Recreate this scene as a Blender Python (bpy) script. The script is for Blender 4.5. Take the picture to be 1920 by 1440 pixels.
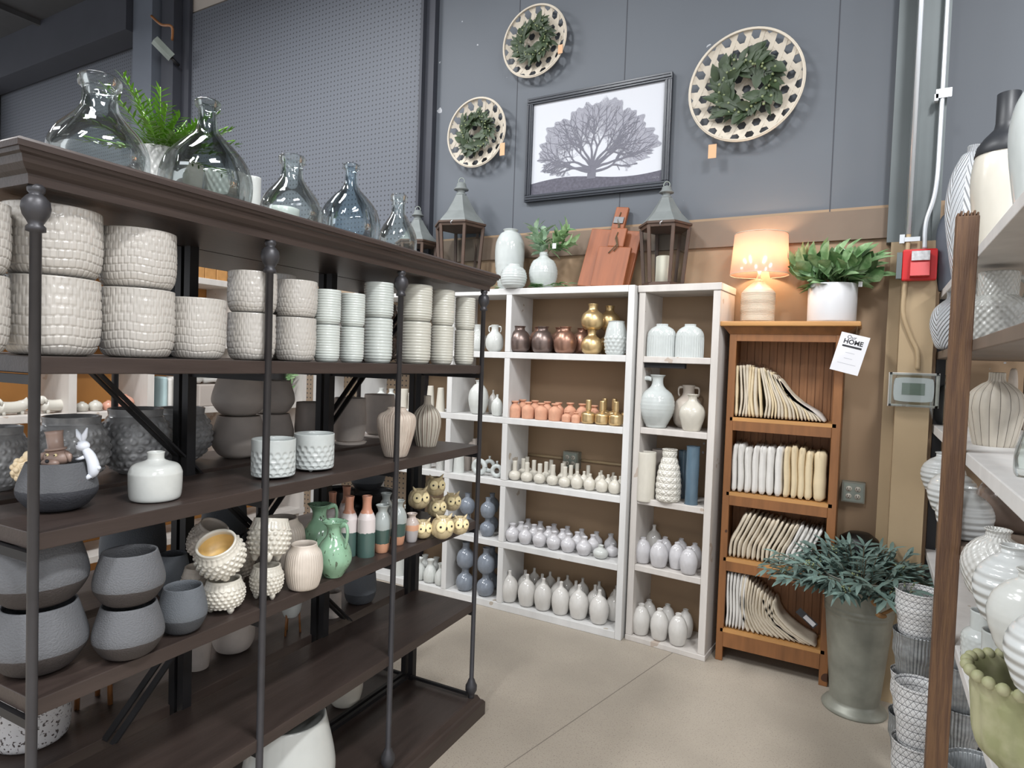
import bpy, bmesh, math, random
from math import sin, cos, pi, radians, sqrt, atan2, exp
from mathutils import Vector, Matrix, noise as mnoise
random.seed(7)
for o in list(bpy.data.objects): bpy.data.objects.remove(o)
SC = bpy.context.scene; COL = SC.collection
# ---------------------------------------------------------------- camera
FPX = 1202.0; CAMH = 1.55
_yaw, _pit, _rol = [radians(a) for a in (29.3, -1.97, 1.97)]
CF = Vector((-sin(_yaw)*cos(_pit), cos(_yaw)*cos(_pit), sin(_pit)))
_r = Vector((cos(_yaw), sin(_yaw), 0)); _u = _r.cross(CF)
CR = _r*cos(_rol)+_u*sin(_rol); CU = -_r*sin(_rol)+_u*cos(_rol)
CP = Vector((0, 0, CAMH))
cam_d = bpy.data.cameras.new('camera'); cam = bpy.data.objects.new('camera', cam_d); COL.objects.link(cam)
cam.matrix_world = Matrix(((CR.x, CU.x, -CF.x, 0), (CR.y, CU.y, -CF.y, 0), (CR.z, CU.z, -CF.z, CAMH), (0, 0, 0, 1)))
cam_d.sensor_width = 36; cam_d.lens = FPX/1920*36; cam_d.clip_start = .02; SC.camera = cam
# ---------------------------------------------------------------- world, ceiling lights, added fill lights, exposure
SC.view_settings.view_transform = 'Standard'; SC.view_settings.look = 'None'
SC.view_settings.gamma = 1; SC.view_settings.use_curve_mapping = False; SC.view_settings.exposure = 0.42
W = bpy.data.worlds.new('world'); SC.world = W; W.use_nodes = True
W.node_tree.nodes['Background'].inputs[0].default_value = (.92, .95, 1.0, 1)
W.node_tree.nodes['Background'].inputs[1].default_value = .95
def area(x, y, z, sx, sy, pw, col=(.97, .985, 1), tgt=None):
    d = bpy.data.lights.new('ceiling_and_fill_light', 'AREA'); d.shape = 'RECTANGLE'; d.size = sx; d.size_y = sy; d.energy = pw; d.color = col
    o = bpy.data.objects.new('ceiling_and_fill_light', d); COL.objects.link(o); o.location = (x, y, z)
    if tgt: o.rotation_euler = (Vector(tgt)-Vector((x, y, z))).to_track_quat('-Z', 'Y').to_euler()
    return o
area(-2.3, .9, 4.55, .35, 1.3, 95)
area(.9, .6, 4.55, .35, 1.3, 120)
area(-4.0, 1.6, 4.55, .35, 1.3, 75)  # added lamp with no known fixture, brightens the rear rack
area(-7.0, 1.0, 4.55, .35, 1.3, 60)
area(-.9, -1.8, 4.55, .35, 1.3, 90)
area(3.6, .4, 4.55, .35, 1.3, 130)  # added fill lamp, throws flat light from the right onto the racks
area(3.2, -2.6, 4.55, .35, 1.3, 130)  # another added fill lamp for the rack shelves
# ---------------------------------------------------------------- photo pixel -> point on a plane of the place
def ray(px, py): return CR*((px-960)/FPX)-CU*((py-720)/FPX)+CF
def on(px, py, n, d):
    D = ray(px, py); n = Vector(n); return CP+D*((d-n.dot(CP))/n.dot(D))
def AX(px, py, x): return on(px, py, (1, 0, 0), x)
def AY(px, py, y): return on(px, py, (0, 1, 0), y)
def AZ(px, py, z): return on(px, py, (0, 0, 1), z)
def dep(P): return (Vector(P)-CP).dot(CF)
_a = radians(2.42)
RD = Vector((-sin(_a), cos(_a), 0)); RN = Vector((cos(_a), sin(_a), 0)); RK0 = -1.335
def RK(px, py, u): return on(px, py, RN, RK0-u)
def rp(u, s, z): v = RN*(RK0-u)+RD*s; return Vector((v.x, v.y, z))
# ---------------------------------------------------------------- materials
def lin(c): return tuple(((v/255)/12.92 if v/255 <= .04045 else ((v/255+.055)/1.055)**2.4) for v in c)+(1,)
MAT = {}
def mat(name, col, rough=.5, metal=0, noise=.10, ns=5, col2=None, bump=None, bd=.3, coat=0, bands=None, spots=None, emit=0, sss=0, stretch=None, spec=.5):
    m = bpy.data.materials.new(name); m.use_nodes = True; nt = m.node_tree; N = nt.nodes; L = nt.links
    b = N['Principled BSDF']; b.inputs['Roughness'].default_value = rough; b.inputs['Metallic'].default_value = metal
    b.inputs['Coat Weight'].default_value = coat; b.inputs['Coat Roughness'].default_value = .06; b.inputs['Specular IOR Level'].default_value = spec
    tc = N.new('ShaderNodeTexCoord'); vec = tc.outputs['Object']
    def math(op, a, b2=None, c=None):
        n = N.new('ShaderNodeMath'); n.operation = op
        for i, v in enumerate((a, b2, c)):
            if v is None: continue
            if isinstance(v, (int, float)): n.inputs[i].default_value = v
            else: L.new(v, n.inputs[i])
        return n.outputs[0]
    def mix(f, a, b2):
        n = N.new('ShaderNodeMix'); n.data_type = 'RGBA'
        for s, v in ((n.inputs[0], f), (n.inputs[6], a), (n.inputs[7], b2)):
            if hasattr(v, 'links'): L.new(v, s)
            else: s.default_value = v
        return n.outputs[2]
    sep = N.new('ShaderNodeSeparateXYZ'); L.new(vec, sep.inputs[0]); X, Y, Z = sep.outputs
    nv = vec
    if stretch:
        mp = N.new('ShaderNodeMapping'); mp.inputs['Scale'].default_value = stretch; L.new(vec, mp.inputs[0]); nv = mp.outputs[0]
    nz = N.new('ShaderNodeTexNoise'); nz.inputs['Scale'].default_value = ns; nz.inputs['Detail'].default_value = 5; L.new(nv, nz.inputs[0])
    base = lin(col)
    if bands:
        cr = N.new('ShaderNodeValToRGB'); cr.color_ramp.interpolation = 'CONSTANT'; e = cr.color_ramp.elements
        e[0].position = 0; e[0].color = lin(bands[0][1]); e[1].position = bands[1][0]; e[1].color = lin(bands[1][1])
        for p, c in bands[2:]: q = e.new(p); q.color = lin(c)
        L.new(math('ADD', Z, math('MULTIPLY', math('SUBTRACT', nz.outputs[0], .5), .05)), cr.inputs[0]); base = cr.outputs[0]
    if col2 is not None:
        cr = N.new('ShaderNodeValToRGB'); e = cr.color_ramp.elements; e[0].position = .42; e[1].position = .62
        e[0].color = (0, 0, 0, 1); e[1].color = (1, 1, 1, 1); L.new(nz.outputs[0], cr.inputs[0])
        base = mix(cr.outputs[0], base, lin(col2))
    elif noise:
        dk = tuple(v*(1-noise*2.2) for v in (base[:3] if isinstance(base, tuple) else (0, 0, 0)))+(1,)
        if isinstance(base, tuple): base = mix(nz.outputs[0], tuple(min(1, v*(1+noise)) for v in base[:3])+(1,), dk)
    if spots:
        vo = N.new('ShaderNodeTexNoise'); vo.inputs['Scale'].default_value = spots[1]; vo.inputs['Detail'].default_value = 2; L.new(vec, vo.inputs[0])
        base = mix(math('GREATER_THAN', vo.outputs[0], spots[2]), base, lin(spots[0]))
    th = math('ARCTAN2', Y, X)
    h = None
    if bump:
        k = bump[0]
        if k == 'rings': h = math('SINE', math('MULTIPLY', Z, bump[1]))
        elif k == 'ribs': h = math('SINE', math('MULTIPLY', th, bump[1]))
        elif k == 'noise':
            n2 = N.new('ShaderNodeTexNoise'); n2.inputs['Scale'].default_value = bump[1]; n2.inputs['Detail'].default_value = 4; L.new(nv, n2.inputs[0]); h = n2.outputs[0]
        elif k == 'cross': h = math('MULTIPLY', math('SINE', math('MULTIPLY', Z, bump[1])), math('SINE', math('MULTIPLY', th, bump[2])))
        elif k == 'streak':
            cx = N.new('ShaderNodeCombineXYZ'); L.new(math('MULTIPLY', th, bump[1]), cx.inputs[0]); L.new(math('MULTIPLY', Z, 1.5), cx.inputs[1])
            n2 = N.new('ShaderNodeTexNoise'); n2.inputs['Scale'].default_value = 1; L.new(cx.outputs[0], n2.inputs[0]); h = n2.outputs[0]
            base = mix(math('MULTIPLY', math('GREATER_THAN', n2.outputs[0], .57), .45), base, lin(bump[2]))
        elif k == 'tri':
            a = math('ABSOLUTE', math('SINE', math('ADD', math('MULTIPLY', th, bump[1]), math('MULTIPLY', Z, bump[2]))))
            b3 = math('ABSOLUTE', math('SINE', math('SUBTRACT', math('MULTIPLY', th, bump[1]), math('MULTIPLY', Z, bump[2]))))
            c3 = math('ABSOLUTE', math('SINE', math('MULTIPLY', Z, bump[2])))
            h = math('MINIMUM', math('MINIMUM', a, b3), c3)
            if len(bump) > 3: base = mix(math('LESS_THAN', h, .12), base, lin(bump[3]))
        elif k == 'chev':
            tri = math('PINGPONG', math('MULTIPLY', th, bump[1]), 1)
            h = math('SINE', math('MULTIPLY', math('ADD', Z, math('MULTIPLY', tri, .28)), bump[2]))
        elif k == 'lines':
            s = math('ABSOLUTE', math('SINE', math('MULTIPLY', th, bump[1]))); h = s
            base = mix(math('LESS_THAN', s, bump[3]), base, lin(bump[2]))
        bp = N.new('ShaderNodeBump'); bp.inputs['Strength'].default_value = bd; bp.inputs['Distance'].default_value = .004
        L.new(h, bp.inputs['Height']); L.new(bp.outputs[0], b.inputs['Normal'])
    if isinstance(base, tuple): b.inputs['Base Color'].default_value = base
    else: L.new(base, b.inputs['Base Color'])
    if emit: b.inputs['Emission Color'].default_value = lin(col); b.inputs['Emission Strength'].default_value = emit
    MAT[name] = m; return m
def glassmat(name, col, rough=.0, thick=.35, tint=1.0):
    m = bpy.data.materials.new(name); m.use_nodes = True; nt = m.node_tree; N = nt.nodes; L = nt.links; N.clear()
    o = N.new('ShaderNodeOutputMaterial'); g = N.new('ShaderNodeBsdfGlossy'); g.inputs['Roughness'].default_value = .03+rough
    t = N.new('ShaderNodeBsdfTransparent'); t.inputs[0].default_value = lin(col)
    lw = N.new('ShaderNodeLayerWeight'); lw.inputs[0].default_value = thick
    mx = N.new('ShaderNodeMixShader'); mm = N.new('ShaderNodeMath'); mm.operation = 'MULTIPLY'; mm.inputs[1].default_value = .75
    L.new(lw.outputs['Fresnel'], mm.inputs[0]); L.new(mm.outputs[0], mx.inputs[0]); L.new(t.outputs[0], mx.inputs[1]); L.new(g.outputs[0], mx.inputs[2]); L.new(mx.outputs[0], o.inputs[0])
    MAT[name] = m; return m
mat('white_glaze', (197, 199, 195), .16, noise=.05)
mat('cool_glaze', (190, 195, 193), .14, noise=.06)
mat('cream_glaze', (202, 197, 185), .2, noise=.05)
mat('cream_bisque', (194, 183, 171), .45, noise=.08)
mat('brick_glaze', (180, 175, 168), .17, noise=.05)
mat('ring_glaze', (193, 191, 180), .2, noise=.05)
mat('ring_glaze_cool', (190, 195, 190), .16, noise=.05)
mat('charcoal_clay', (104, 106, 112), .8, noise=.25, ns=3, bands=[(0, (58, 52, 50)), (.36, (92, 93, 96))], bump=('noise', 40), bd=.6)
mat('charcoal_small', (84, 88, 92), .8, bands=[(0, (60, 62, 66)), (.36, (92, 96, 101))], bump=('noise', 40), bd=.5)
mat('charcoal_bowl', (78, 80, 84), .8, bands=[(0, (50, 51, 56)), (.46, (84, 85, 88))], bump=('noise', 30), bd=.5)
mat('dimple_grey', (172, 172, 172), .18, noise=.35, ns=4)
mat('matte_grey', (182, 172, 164), .75, noise=.12, ns=3)
mat('terra_matte', (204, 152, 124), .75, noise=.08)
mat('green_glaze', (132, 168, 140), .16, noise=.15, ns=5, spots=((78, 92, 74), 9, .66))
mat('sage_glaze', (138, 160, 140), .2, noise=.1)
mat('band_tall', (190, 110, 84), .3, bands=[(0, (74, 98, 92)), (.40, (212, 202, 200)), (.72, (188, 134, 110))])
mat('band_vase', (190, 110, 84), .2, bands=[(0, (190, 140, 112)), (.2, (66, 86, 80)), (.5, (158, 164, 162))])
mat('band_small', (190, 110, 84), .2, bands=[(0, (168, 164, 164)), (.42, (206, 156, 126)), (.62, (186, 172, 164))])
mat('owl_body', (202, 184, 146), .25, noise=.14, ns=4)
mat('owl_face', (240, 222, 172), .35, noise=.05)
mat('neck_black', (40, 42, 46), .45, noise=.1)
mat('black', (20, 18, 18), .4, noise=0)
mat('copper_dark', (128, 112, 106), .34, metal=.75, noise=.2, ns=3)
mat('copper', (164, 126, 108), .34, metal=.75, noise=.2, ns=3)
mat('gold', (212, 184, 136), .34, metal=.8, noise=.12, ns=4)
mat('blue_glaze', (126, 133, 143), .14, noise=.15, ns=4)
mat('lavender', (196, 194, 196), .13, noise=.08)
mat('pearl', (206, 203, 198), .13, noise=.06)
mat('tan_streak', (200, 186, 172), .5, bump=('streak', 16, (140, 112, 96)), bd=.6)
mat('brown_white_rib', (176, 168, 154), .5, noise=.1, bump=('lines', 9, (96, 78, 68), .32), bd=.4)
mat('brown_rib', (108, 88, 78), .5, noise=.1)
mat('brown_glaze', (128, 112, 102), .15, noise=.2, ns=3)
mat('striped', (196, 188, 174), .55, noise=.1, bump=('lines', 9, (80, 70, 62), .10), bd=.5)
mat('bubble_white', (196, 197, 192), .2, noise=.05, bump=('cross', 60, 24), bd=.5)
mat('chevron_white', (206, 210, 214), .3, noise=.05, bump=('chev', 1.6, 75), bd=1)
mat('diamond_white', (216, 212, 202), .3, noise=.04, bump=('tri', 6, 26), bd=1)
mat('metal_pattern', (216, 216, 216), .45, noise=.05, bump=('tri', 12, 22, (70, 72, 76)), bd=.4)
mat('metal_corrugated', (170, 174, 176), .4, metal=.5, noise=.3, ns=8, bump=('ribs', 40), bd=.6)
mat('hatch_white', (198, 198, 194), .2, noise=.04, bump=('cross', 45, 22), bd=.45)
mat('ringed_white', (198, 201, 200), .16, noise=.04, bump=('rings', 50), bd=.5)
mat('lamp_base', (200, 184, 164), .4, noise=.04, bump=('rings', 120), bd=.6)
mat('speckle', (196, 194, 194), .5, noise=.05, spots=((74, 66, 64), 22, .6))
mat('plastic_white', (204, 204, 206), .35, noise=.02)
mat('pot_inside_gold', (214, 178, 112), .4, noise=.12)
mat('rack_wood', (62, 52, 48), .38, noise=.22, ns=6, stretch=(6, .7, 6), bump=('noise', 25), bd=.15, spec=.4)
mat('rack_metal', (66, 65, 68), .42, metal=.4, noise=.15, ns=20)
mat('dark_metal', (30, 29, 31), .5, metal=.3, noise=.1)
mat('white_wood', (212, 211, 209), .5, noise=.1, ns=4, stretch=(3, 3, .6), spots=((176, 166, 154), 9, .72), bump=('noise', 18), bd=.2)
mat('washed_wood', (206, 200, 194), .55, noise=.14, ns=4, stretch=(3, 3, .6), spots=((178, 164, 152), 9, .66), bump=('noise', 18), bd=.3)
mat('pine', (140, 92, 52), .45, noise=.25, ns=5, stretch=(5, 5, .6), spots=((70, 42, 26), 6, .70), bump=('noise', 20), bd=.2)
mat('pine_light', (190, 140, 84), .45, noise=.18, ns=5, stretch=(.6, 5, 5))
mat('bead_board', (156, 108, 70), .6, noise=.3, ns=6, stretch=(4, 4, .6))
mat('board_wood', (146, 82, 46), .55, noise=.2, ns=5, stretch=(8, 3, .8), bump=('noise', 15), bd=.15)
mat('lantern_wood', (84, 64, 52), .6, noise=.25, ns=14)
mat('zinc', (150, 158, 150), .5, metal=.5, noise=.2, ns=8)
mat('zinc_roof', (126, 131, 130), .6, metal=.1, noise=.18, ns=10)
mat('post_wood', (92, 66, 48), .65, noise=.5, ns=7, stretch=(14, 14, .8), col2=(114, 84, 58), bump=('noise', 22), bd=.7)
mat('rack_board', (112, 98, 86), .6, noise=.2, ns=5)
mat('linen', (206, 194, 174), .8, noise=.12, ns=14, bump=('noise', 120), bd=.3)
mat('linen_white', (216, 213, 208), .7, noise=.06, ns=14, bump=('noise', 60), bd=.3)
mat('linen_warm', (214, 196, 162), .7, noise=.08, ns=14)
mat('linen_grey', (190, 182, 174), .7, noise=.1, ns=14)
mat('leaf_dark', (60, 76, 50), .5, noise=.4, ns=12)
mat('leaf_green', (104, 142, 92), .4, noise=.35, ns=18, col2=(158, 186, 140))
mat('leaf_bright', (112, 158, 50), .45, noise=.3, ns=14)
mat('leaf_euca', (112, 136, 128), .55, noise=.35, ns=12)
mat('leaf_pale', (134, 164, 134), .45, noise=.3, ns=22, col2=(182, 204, 178))
mat('twig', (90, 76, 54), .8)
mat('berry', (128, 138, 98), .4)
mat('bamboo', (206, 196, 180), .55, noise=.12, ns=10)
mat('frame_black', (46, 50, 58), .35, noise=.08)
mat('print_paper', (192, 194, 200), .6, noise=.01)
mat('print_ink', (104, 104, 114), .7, noise=.05)
mat('print_twig', (158, 158, 168), .7, noise=0)
mat('print_ground', (92, 90, 102), .7, noise=.3, ns=60)
mat('tag_paper', (222, 222, 226), .6, noise=.02)
mat('tag_kraft', (208, 164, 126), .7, noise=.03)
mat('ink', (40, 40, 44), .7, noise=0)
mat('ink_light', (160, 160, 170), .7, noise=0)
mat('alarm_red', (196, 32, 34), .35, noise=.05)
mat('galvanized', (148, 149, 138), .45, metal=.25, noise=.3, ns=9, bump=('noise', 30), bd=.1)
mat('rope', (150, 112, 72), .9, bump=('noise', 90), bd=.8)
mat('conduit', (206, 210, 214), .3, metal=.5, noise=.05)
mat('thermo_screen', (122, 134, 122), .25)
mat('green_urn', (140, 142, 104), .6, noise=.35, ns=4, col2=(162, 160, 128))
mat('wax', (220, 212, 192), .5, sss=0)
mat('dog_glaze', (204, 200, 190), .2)
mat('pink_glaze', (206, 152, 130), .25)
mat('cloth_blue', (178, 200, 202), .8, noise=.2)
mat('rabbit_white', (214, 218, 226), .4, noise=.02)
mat('figure_cream', (214, 194, 160), .4, noise=.06)
mat('figure_brown', (156, 132, 120), .35, noise=.15)
glassmat('glass_clear', (250, 253, 252), thick=.30)
glassmat('glass_smoke', (228, 232, 231), thick=.32)
glassmat('glass_blue', (236, 243, 246), thick=.32)
glassmat('plastic_film', (246, 244, 242), thick=.35, rough=.12)
glassmat('glass_pane', (240, 243, 244), thick=.15)
mat('glass_teal', (100, 122, 138), .08, noise=.15, ns=3); MAT['glass_teal'].node_tree.nodes['Principled BSDF'].inputs['Alpha'].default_value = .8
# ---------------------------------------------------------------- mesh helpers
class MB:
    def __init__(s): s.v = []; s.f = []; s.sm = []
    def add(s, vs, fs, smooth=False):
        k = len(s.v); s.v += [tuple(v) for v in vs]; s.f += [tuple(i+k for i in f) for f in fs]; s.sm += [smooth]*len(fs)
    def box(s, a, b, M=None):
        x0, y0, z0 = a; x1, y1, z1 = b
        if x0 > x1: x0, x1 = x1, x0
        if y0 > y1: y0, y1 = y1, y0
        if z0 > z1: z0, z1 = z1, z0
        v = [Vector(p) for p in ((x0, y0, z0), (x1, y0, z0), (x1, y1, z0), (x0, y1, z0), (x0, y0, z1), (x1, y0, z1), (x1, y1, z1), (x0, y1, z1))]
        if M: v = [M @ p for p in v]
        s.add(v, [(0, 3, 2, 1), (4, 5, 6, 7), (0, 1, 5, 4), (1, 2, 6, 5), (2, 3, 7, 6), (3, 0, 4, 7)])
    def bar(s, a, b, w, h=None):      # rectangular bar from a to b
        a = Vector(a); b = Vector(b); h = h or w; d = (b-a); L = d.length; d.normalize()
        up = Vector((0, 0, 1)) if abs(d.z) < .95 else Vector((0, 1, 0))
        x = d.cross(up).normalized(); y = x.cross(d)
        c = []
        for p in (a, b):
            for i, j in ((-1, -1), (1, -1), (1, 1), (-1, 1)): c.append(p+x*(i*w/2)+y*(j*h/2))
        s.add(c, [(0, 1, 2, 3), (7, 6, 5, 4), (0, 4, 5, 1), (1, 5, 6, 2), (2, 6, 7, 3), (3, 7, 4, 0)])
    def tube(s, pts, r, n=8, cap=True):
        pts = [Vector(p) for p in pts]; rs = r if isinstance(r, (list, tuple)) else [r]*len(pts)
        vs = []; fs = []; up = None
        for i, p in enumerate(pts):
            d = (pts[min(i+1, len(pts)-1)]-pts[max(i-1, 0)]).normalized()
            if up is None: up = Vector((0, 0, 1)) if abs(d.z) < .9 else Vector((1, 0, 0))
            x = d.cross(up).normalized(); up = x.cross(d).normalized()
            for k in range(n): a = 2*pi*k/n; vs.append(p+x*(cos(a)*rs[i])+up*(sin(a)*rs[i]))
        for i in range(len(pts)-1):
            for k in range(n): fs.append((i*n+k, i*n+(k+1) % n, (i+1)*n+(k+1) % n, (i+1)*n+k))
        if cap: fs.append(tuple(range(n-1, -1, -1))); fs.append(tuple((len(pts)-1)*n+k for k in range(n)))
        s.add(vs, fs, True)
    def lathe(s, prof, n=40, disp=None, nd=0, M=None):
        vs = []; fs = []; rows = []
        for i, (r, z) in enumerate(prof):
            if r < 1e-5: rows.append([len(vs)]); vs.append(Vector((0, 0, z))); continue
            row = []
            for k in range(n):
                t = 2*pi*k/n; q = r
                if disp and i < nd: q = r+disp(t, z, r)
                row.append(len(vs)); vs.append(Vector((q*cos(t), q*sin(t), z)))
            rows.append(row)
        for a, b in zip(rows, rows[1:]):
            for k in range(n):
                k2 = (k+1) % n
                if len(a) == 1 and len(b) == 1: continue
                if len(a) == 1: fs.append((a[0], b[k2], b[k]))
                elif len(b) == 1: fs.append((a[k], a[k2], b[0]))
                else: fs.append((a[k], a[k2], b[k2], b[k]))
        if M: vs = [M @ v for v in vs]
        s.add(vs, fs, True)
    def sphere(s, c, r, n=12, sc=(1, 1, 1)):
        m = max(6, n//2+1); M = Matrix.Translation(Vector(c)) @ Matrix.Diagonal((sc[0], sc[1], sc[2], 1))
        s.lathe([(r*sin(pi*i/m) if 0 < i < m else 0, -r*cos(pi*i/m)) for i in range(m+1)], n, M=M)
    def leaf(s, p, d, nrm, L, w, fold=.25, curl=.2):
        d = Vector(d).normalized(); nrm = Vector(nrm); x = d.cross(nrm)
        if x.length < 1e-3: x = d.cross(Vector((1, .3, .2)))
        x.normalize(); up = x.cross(d).normalized(); p = Vector(p); vs = []; fs = []
        for t, ww in ((0, .08), (.22, .75), (.5, 1), (.78, .62), (1, .02)):
            c = p+d*(L*t)-up*(curl*L*t*t)
            vs += [c-x*(w*ww/2)+up*(fold*w*ww/2), c, c+x*(w*ww/2)+up*(fold*w*ww/2)]
        for i in range(4): a = i*3; fs += [(a, a+1, a+4, a+3), (a+1, a+2, a+5, a+4)]
        s.add(vs, fs, True)
    def mesh(s, name='m'):
        me = bpy.data.meshes.new(name); me.from_pydata(s.v, [], s.f)
        me.polygons.foreach_set('use_smooth', s.sm); me.update(); return me
    def build(s, name, m, parent=None, loc=None, rz=0, fix=False):
        me = s.mesh(name)
        if fix:
            b = bmesh.new(); b.from_mesh(me); bmesh.ops.recalc_face_normals(b, faces=b.faces); b.to_mesh(me); b.free()
        return link(name, me, m, parent, loc, rz)
def link(name, me, m, parent=None, loc=None, rz=0):
    o = bpy.data.objects.new(name, me); COL.objects.link(o)
    if m:
        mm = MAT[m] if isinstance(m, str) else m
        if not me.materials: me.materials.append(mm)
        elif me.materials[0] != mm:
            o.material_slots[0].link = 'OBJECT'; o.material_slots[0].material = mm
    if parent: o.parent = parent
    if loc is not None: o.location = loc
    o.rotation_euler[2] = rz; return o
def tag(o, label, cat, group=None, kind=None):
    if label: o['label'] = label; 
    if cat: o['category'] = cat
    if group: o['group'] = group
    if kind: o['kind'] = kind
    return o
def empty(name, loc, rz=0):
    o = bpy.data.objects.new(name, None); COL.objects.link(o); o.location = loc; o.rotation_euler[2] = rz; o.empty_display_size = .05; return o
def struct(name, mb, m):
    o = mb.build(name, m); o['kind'] = 'structure'; return o
ORD = ['leftmost', 'second from left', 'third from left', 'fourth from left', 'fifth from left', 'sixth from left', 'seventh from left', 'eighth from left', 'ninth from left', 'tenth from left', 'eleventh from left', 'twelfth from left', 'thirteenth from left', 'fourteenth from left', 'fifteenth from left', 'sixteenth from left', 'seventeenth from left', 'eighteenth from left', 'nineteenth from left', 'twentieth from left', 'twenty-first from left', 'twenty-second from left', 'twenty-third from left', 'twenty-fourth from left', 'twenty-fifth from left', 'twenty-sixth from left']
def crom(pts, m):
    P = [pts[0]]+list(pts)+[pts[-1]]; out = []
    segs = len(pts)-1
    for i in range(m):
        t = i/(m-1)*segs; k = min(int(t), segs-1); t -= k
        p0, p1, p2, p3 = P[k:k+4]
        out.append(tuple(.5*((2*p1[j])+(-p0[j]+p2[j])*t+(2*p0[j]-5*p1[j]+4*p2[j]-p3[j])*t*t+(-p0[j]+3*p1[j]-3*p2[j]+p3[j])*t**3) for j in (0, 1)))
    return out
# unit vessels: widest diameter 1, height 1.  KINDS[name] = (mesh maker, parts)
def vessel(pts, m=22, n=36, t=.03, disp=None, deep=.12, closed=False):
    def mk():
        o = [(0, 0), (pts[0][0]*.98, 0)]+crom(pts, m); nd = len(o)
        if closed: prof = o+[(0, o[-1][1])]
        else:
            r = o[-1][0]; tt = min(t, r*.35); prof = o+[(r-tt*.5, o[-1][1]+tt*.25), (r-tt, o[-1][1]-tt*.2)]
            zt = o[-1][1]
            for f in ([.9, .7, .5, .3, .12] if deep == 'full' else [.97, .9, 1-deep]):
                z = zt*f; rr = min((q[0] for q in o[2:] if abs(q[1]-z) < .08), default=r); prof.append((max(.02, min(rr, r*3)-tt), z))
            prof.append((0, prof[-1][1]))
        b = MB(); b.lathe(prof, n, disp, nd); return b.mesh('vessel')
    return mk
def hx(t, z, nt, nz, amp, sh=.5, p=2):
    j = z*nz; row = int(j); a = t/(2*pi)*nt+(row % 2)*sh; du = (a % 1)-.5; dv = (j-row)-.5
    d = max(0, 1-(du*du+dv*dv)*4.6); return amp*d**p*0+amp*sqrt(d)
def brick(t, z, nt=44, nz=9):
    j = z*nz+.10*sin(t*5); row = int(j); a = t/(2*pi)*nt+(row*.5); du = a % 1; dv = j % 1
    e = min(min(du, 1-du)*2.2, min(dv, 1-dv)*3.2, .5)
    return .016*min(1, e*3.2)-.016
def nub(t, z, nt, nz, k):
    j = z*nz; row = int(j); a = t/(2*pi)*nt+(row % 2)*.5; du = (a % 1)-.5; dv = (j-row)-.5
    return sqrt(max(0, 1-(du*du+dv*dv)*k))
def scale(t, z):
    if not .04 < z < .70: return 0
    j = z*7.2; row = int(j); a = t/(2*pi)*18+(row % 2)*.5; du = (a % 1)-.5; dv = (j-row)
    d = (du/.38)**2+(max(0, dv-.35)/.5)**2
    return -.03*sqrt(max(0, 1-d))*(.35+.65*min(1, dv*1.6)) if dv > .05 else 0
K = {}
K['brick_pot'] = vessel([(.34, 0), (.42, .04), (.475, .16), (.497, .35), (.5, .6), (.49, 1)], m=90, n=352, t=.035, disp=lambda t, z, r: brick(t, z, 40, 8) if .02 < z < .985 else 0, deep='full')
K['brick_pot_small'] = vessel([(.34, 0), (.42, .04), (.475, .16), (.497, .35), (.5, .6), (.49, 1)], m=54, n=220, t=.035, disp=lambda t, z, r: brick(t, z, 34, 8)*1.2 if .02 < z < .985 else 0, deep='full')
K['ring_pot'] = vessel([(.38, 0), (.43, .03), (.48, .10), (.5, .2), (.5, .6), (.5, 1)], m=150, n=48, t=.03, disp=lambda t, z, r: .026*(sqrt(abs(sin(z*pi*14)))-1) if z > .06 else 0, deep='full')
K['belly_pot'] = vessel([(.24, 0), (.36, .08), (.47, .28), (.5, .42), (.48, .6), (.42, .86), (.385, 1)], m=30, n=64, t=.03, deep='full')
K['dimple_pot'] = vessel([(.22, 0), (.34, .1), (.47, .3), (.5, .48), (.47, .68), (.40, .86), (.375, .9), (.385, 1)], m=70, n=180, t=.03, disp=lambda t, z, r: (.034*nub(t, z, 19, 8.5, 7)-.03*nub(t, z, 19, 8.5, 30) if .08 < z < .84 else 0), deep='full')
K['grey_pot'] = vessel([(.30, 0), (.40, .06), (.48, .25), (.5, .5), (.48, .8), (.46, 1)], m=20, n=48, t=.03, deep='full')
K['taper_pot'] = vessel([(.36, 0), (.42, .04), (.49, .3), (.5, .45), (.46, 1)], m=16, n=48, t=.03, deep='full')
K['bottle_vase'] = vessel([(.36, 0), (.46, .03), (.49, .2), (.5, .5), (.49, .6), (.42, .73), (.25, .80), (.17, .84), (.155, .9), (.165, 1)], m=40, n=56)
K['scale_pot'] = vessel([(.46, 0), (.49, .03), (.5, .2), (.5, 1)], m=100, n=288, t=.04, disp=lambda t, z, r: scale(t, z), deep='full')
K['hobnail'] = vessel([(.22, 0), (.38, .08), (.46, .3), (.48, .5), (.46, .72), (.42, .84), (.40, 1)], m=84, n=216, t=.05, disp=lambda t, z, r: (.042*nub(t, z, 21, 7.5, 8) if .05 < z < .72 else (.012*abs(sin(t*13)) if z < .9 else 0)), deep='full')
K['rib_pot'] = vessel([(.30, 0), (.40, .06), (.49, .35), (.5, .55), (.46, .78), (.36, .92), (.34, 1)], m=30, n=180, t=.04, disp=lambda t, z, r: .007*sin(t*45) if z < .85 else 0, deep='full')
K['rib_vase'] = vessel([(.24, 0), (.30, .04), (.42, .35), (.5, .68), (.46, .85), (.27, .94), (.24, 1)], m=40, n=160, disp=lambda t, z, r: .006*sin(t*40) if z < .9 else 0)
K['flute_vase'] = vessel([(.30, 0), (.36, .03), (.5, .4), (.47, .62), (.30, .76), (.14, .84), (.13, 1)], m=36, n=180, disp=lambda t, z, r: .03*(abs(sin(t*10))-.5)*min(1, (r/.4)))
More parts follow.
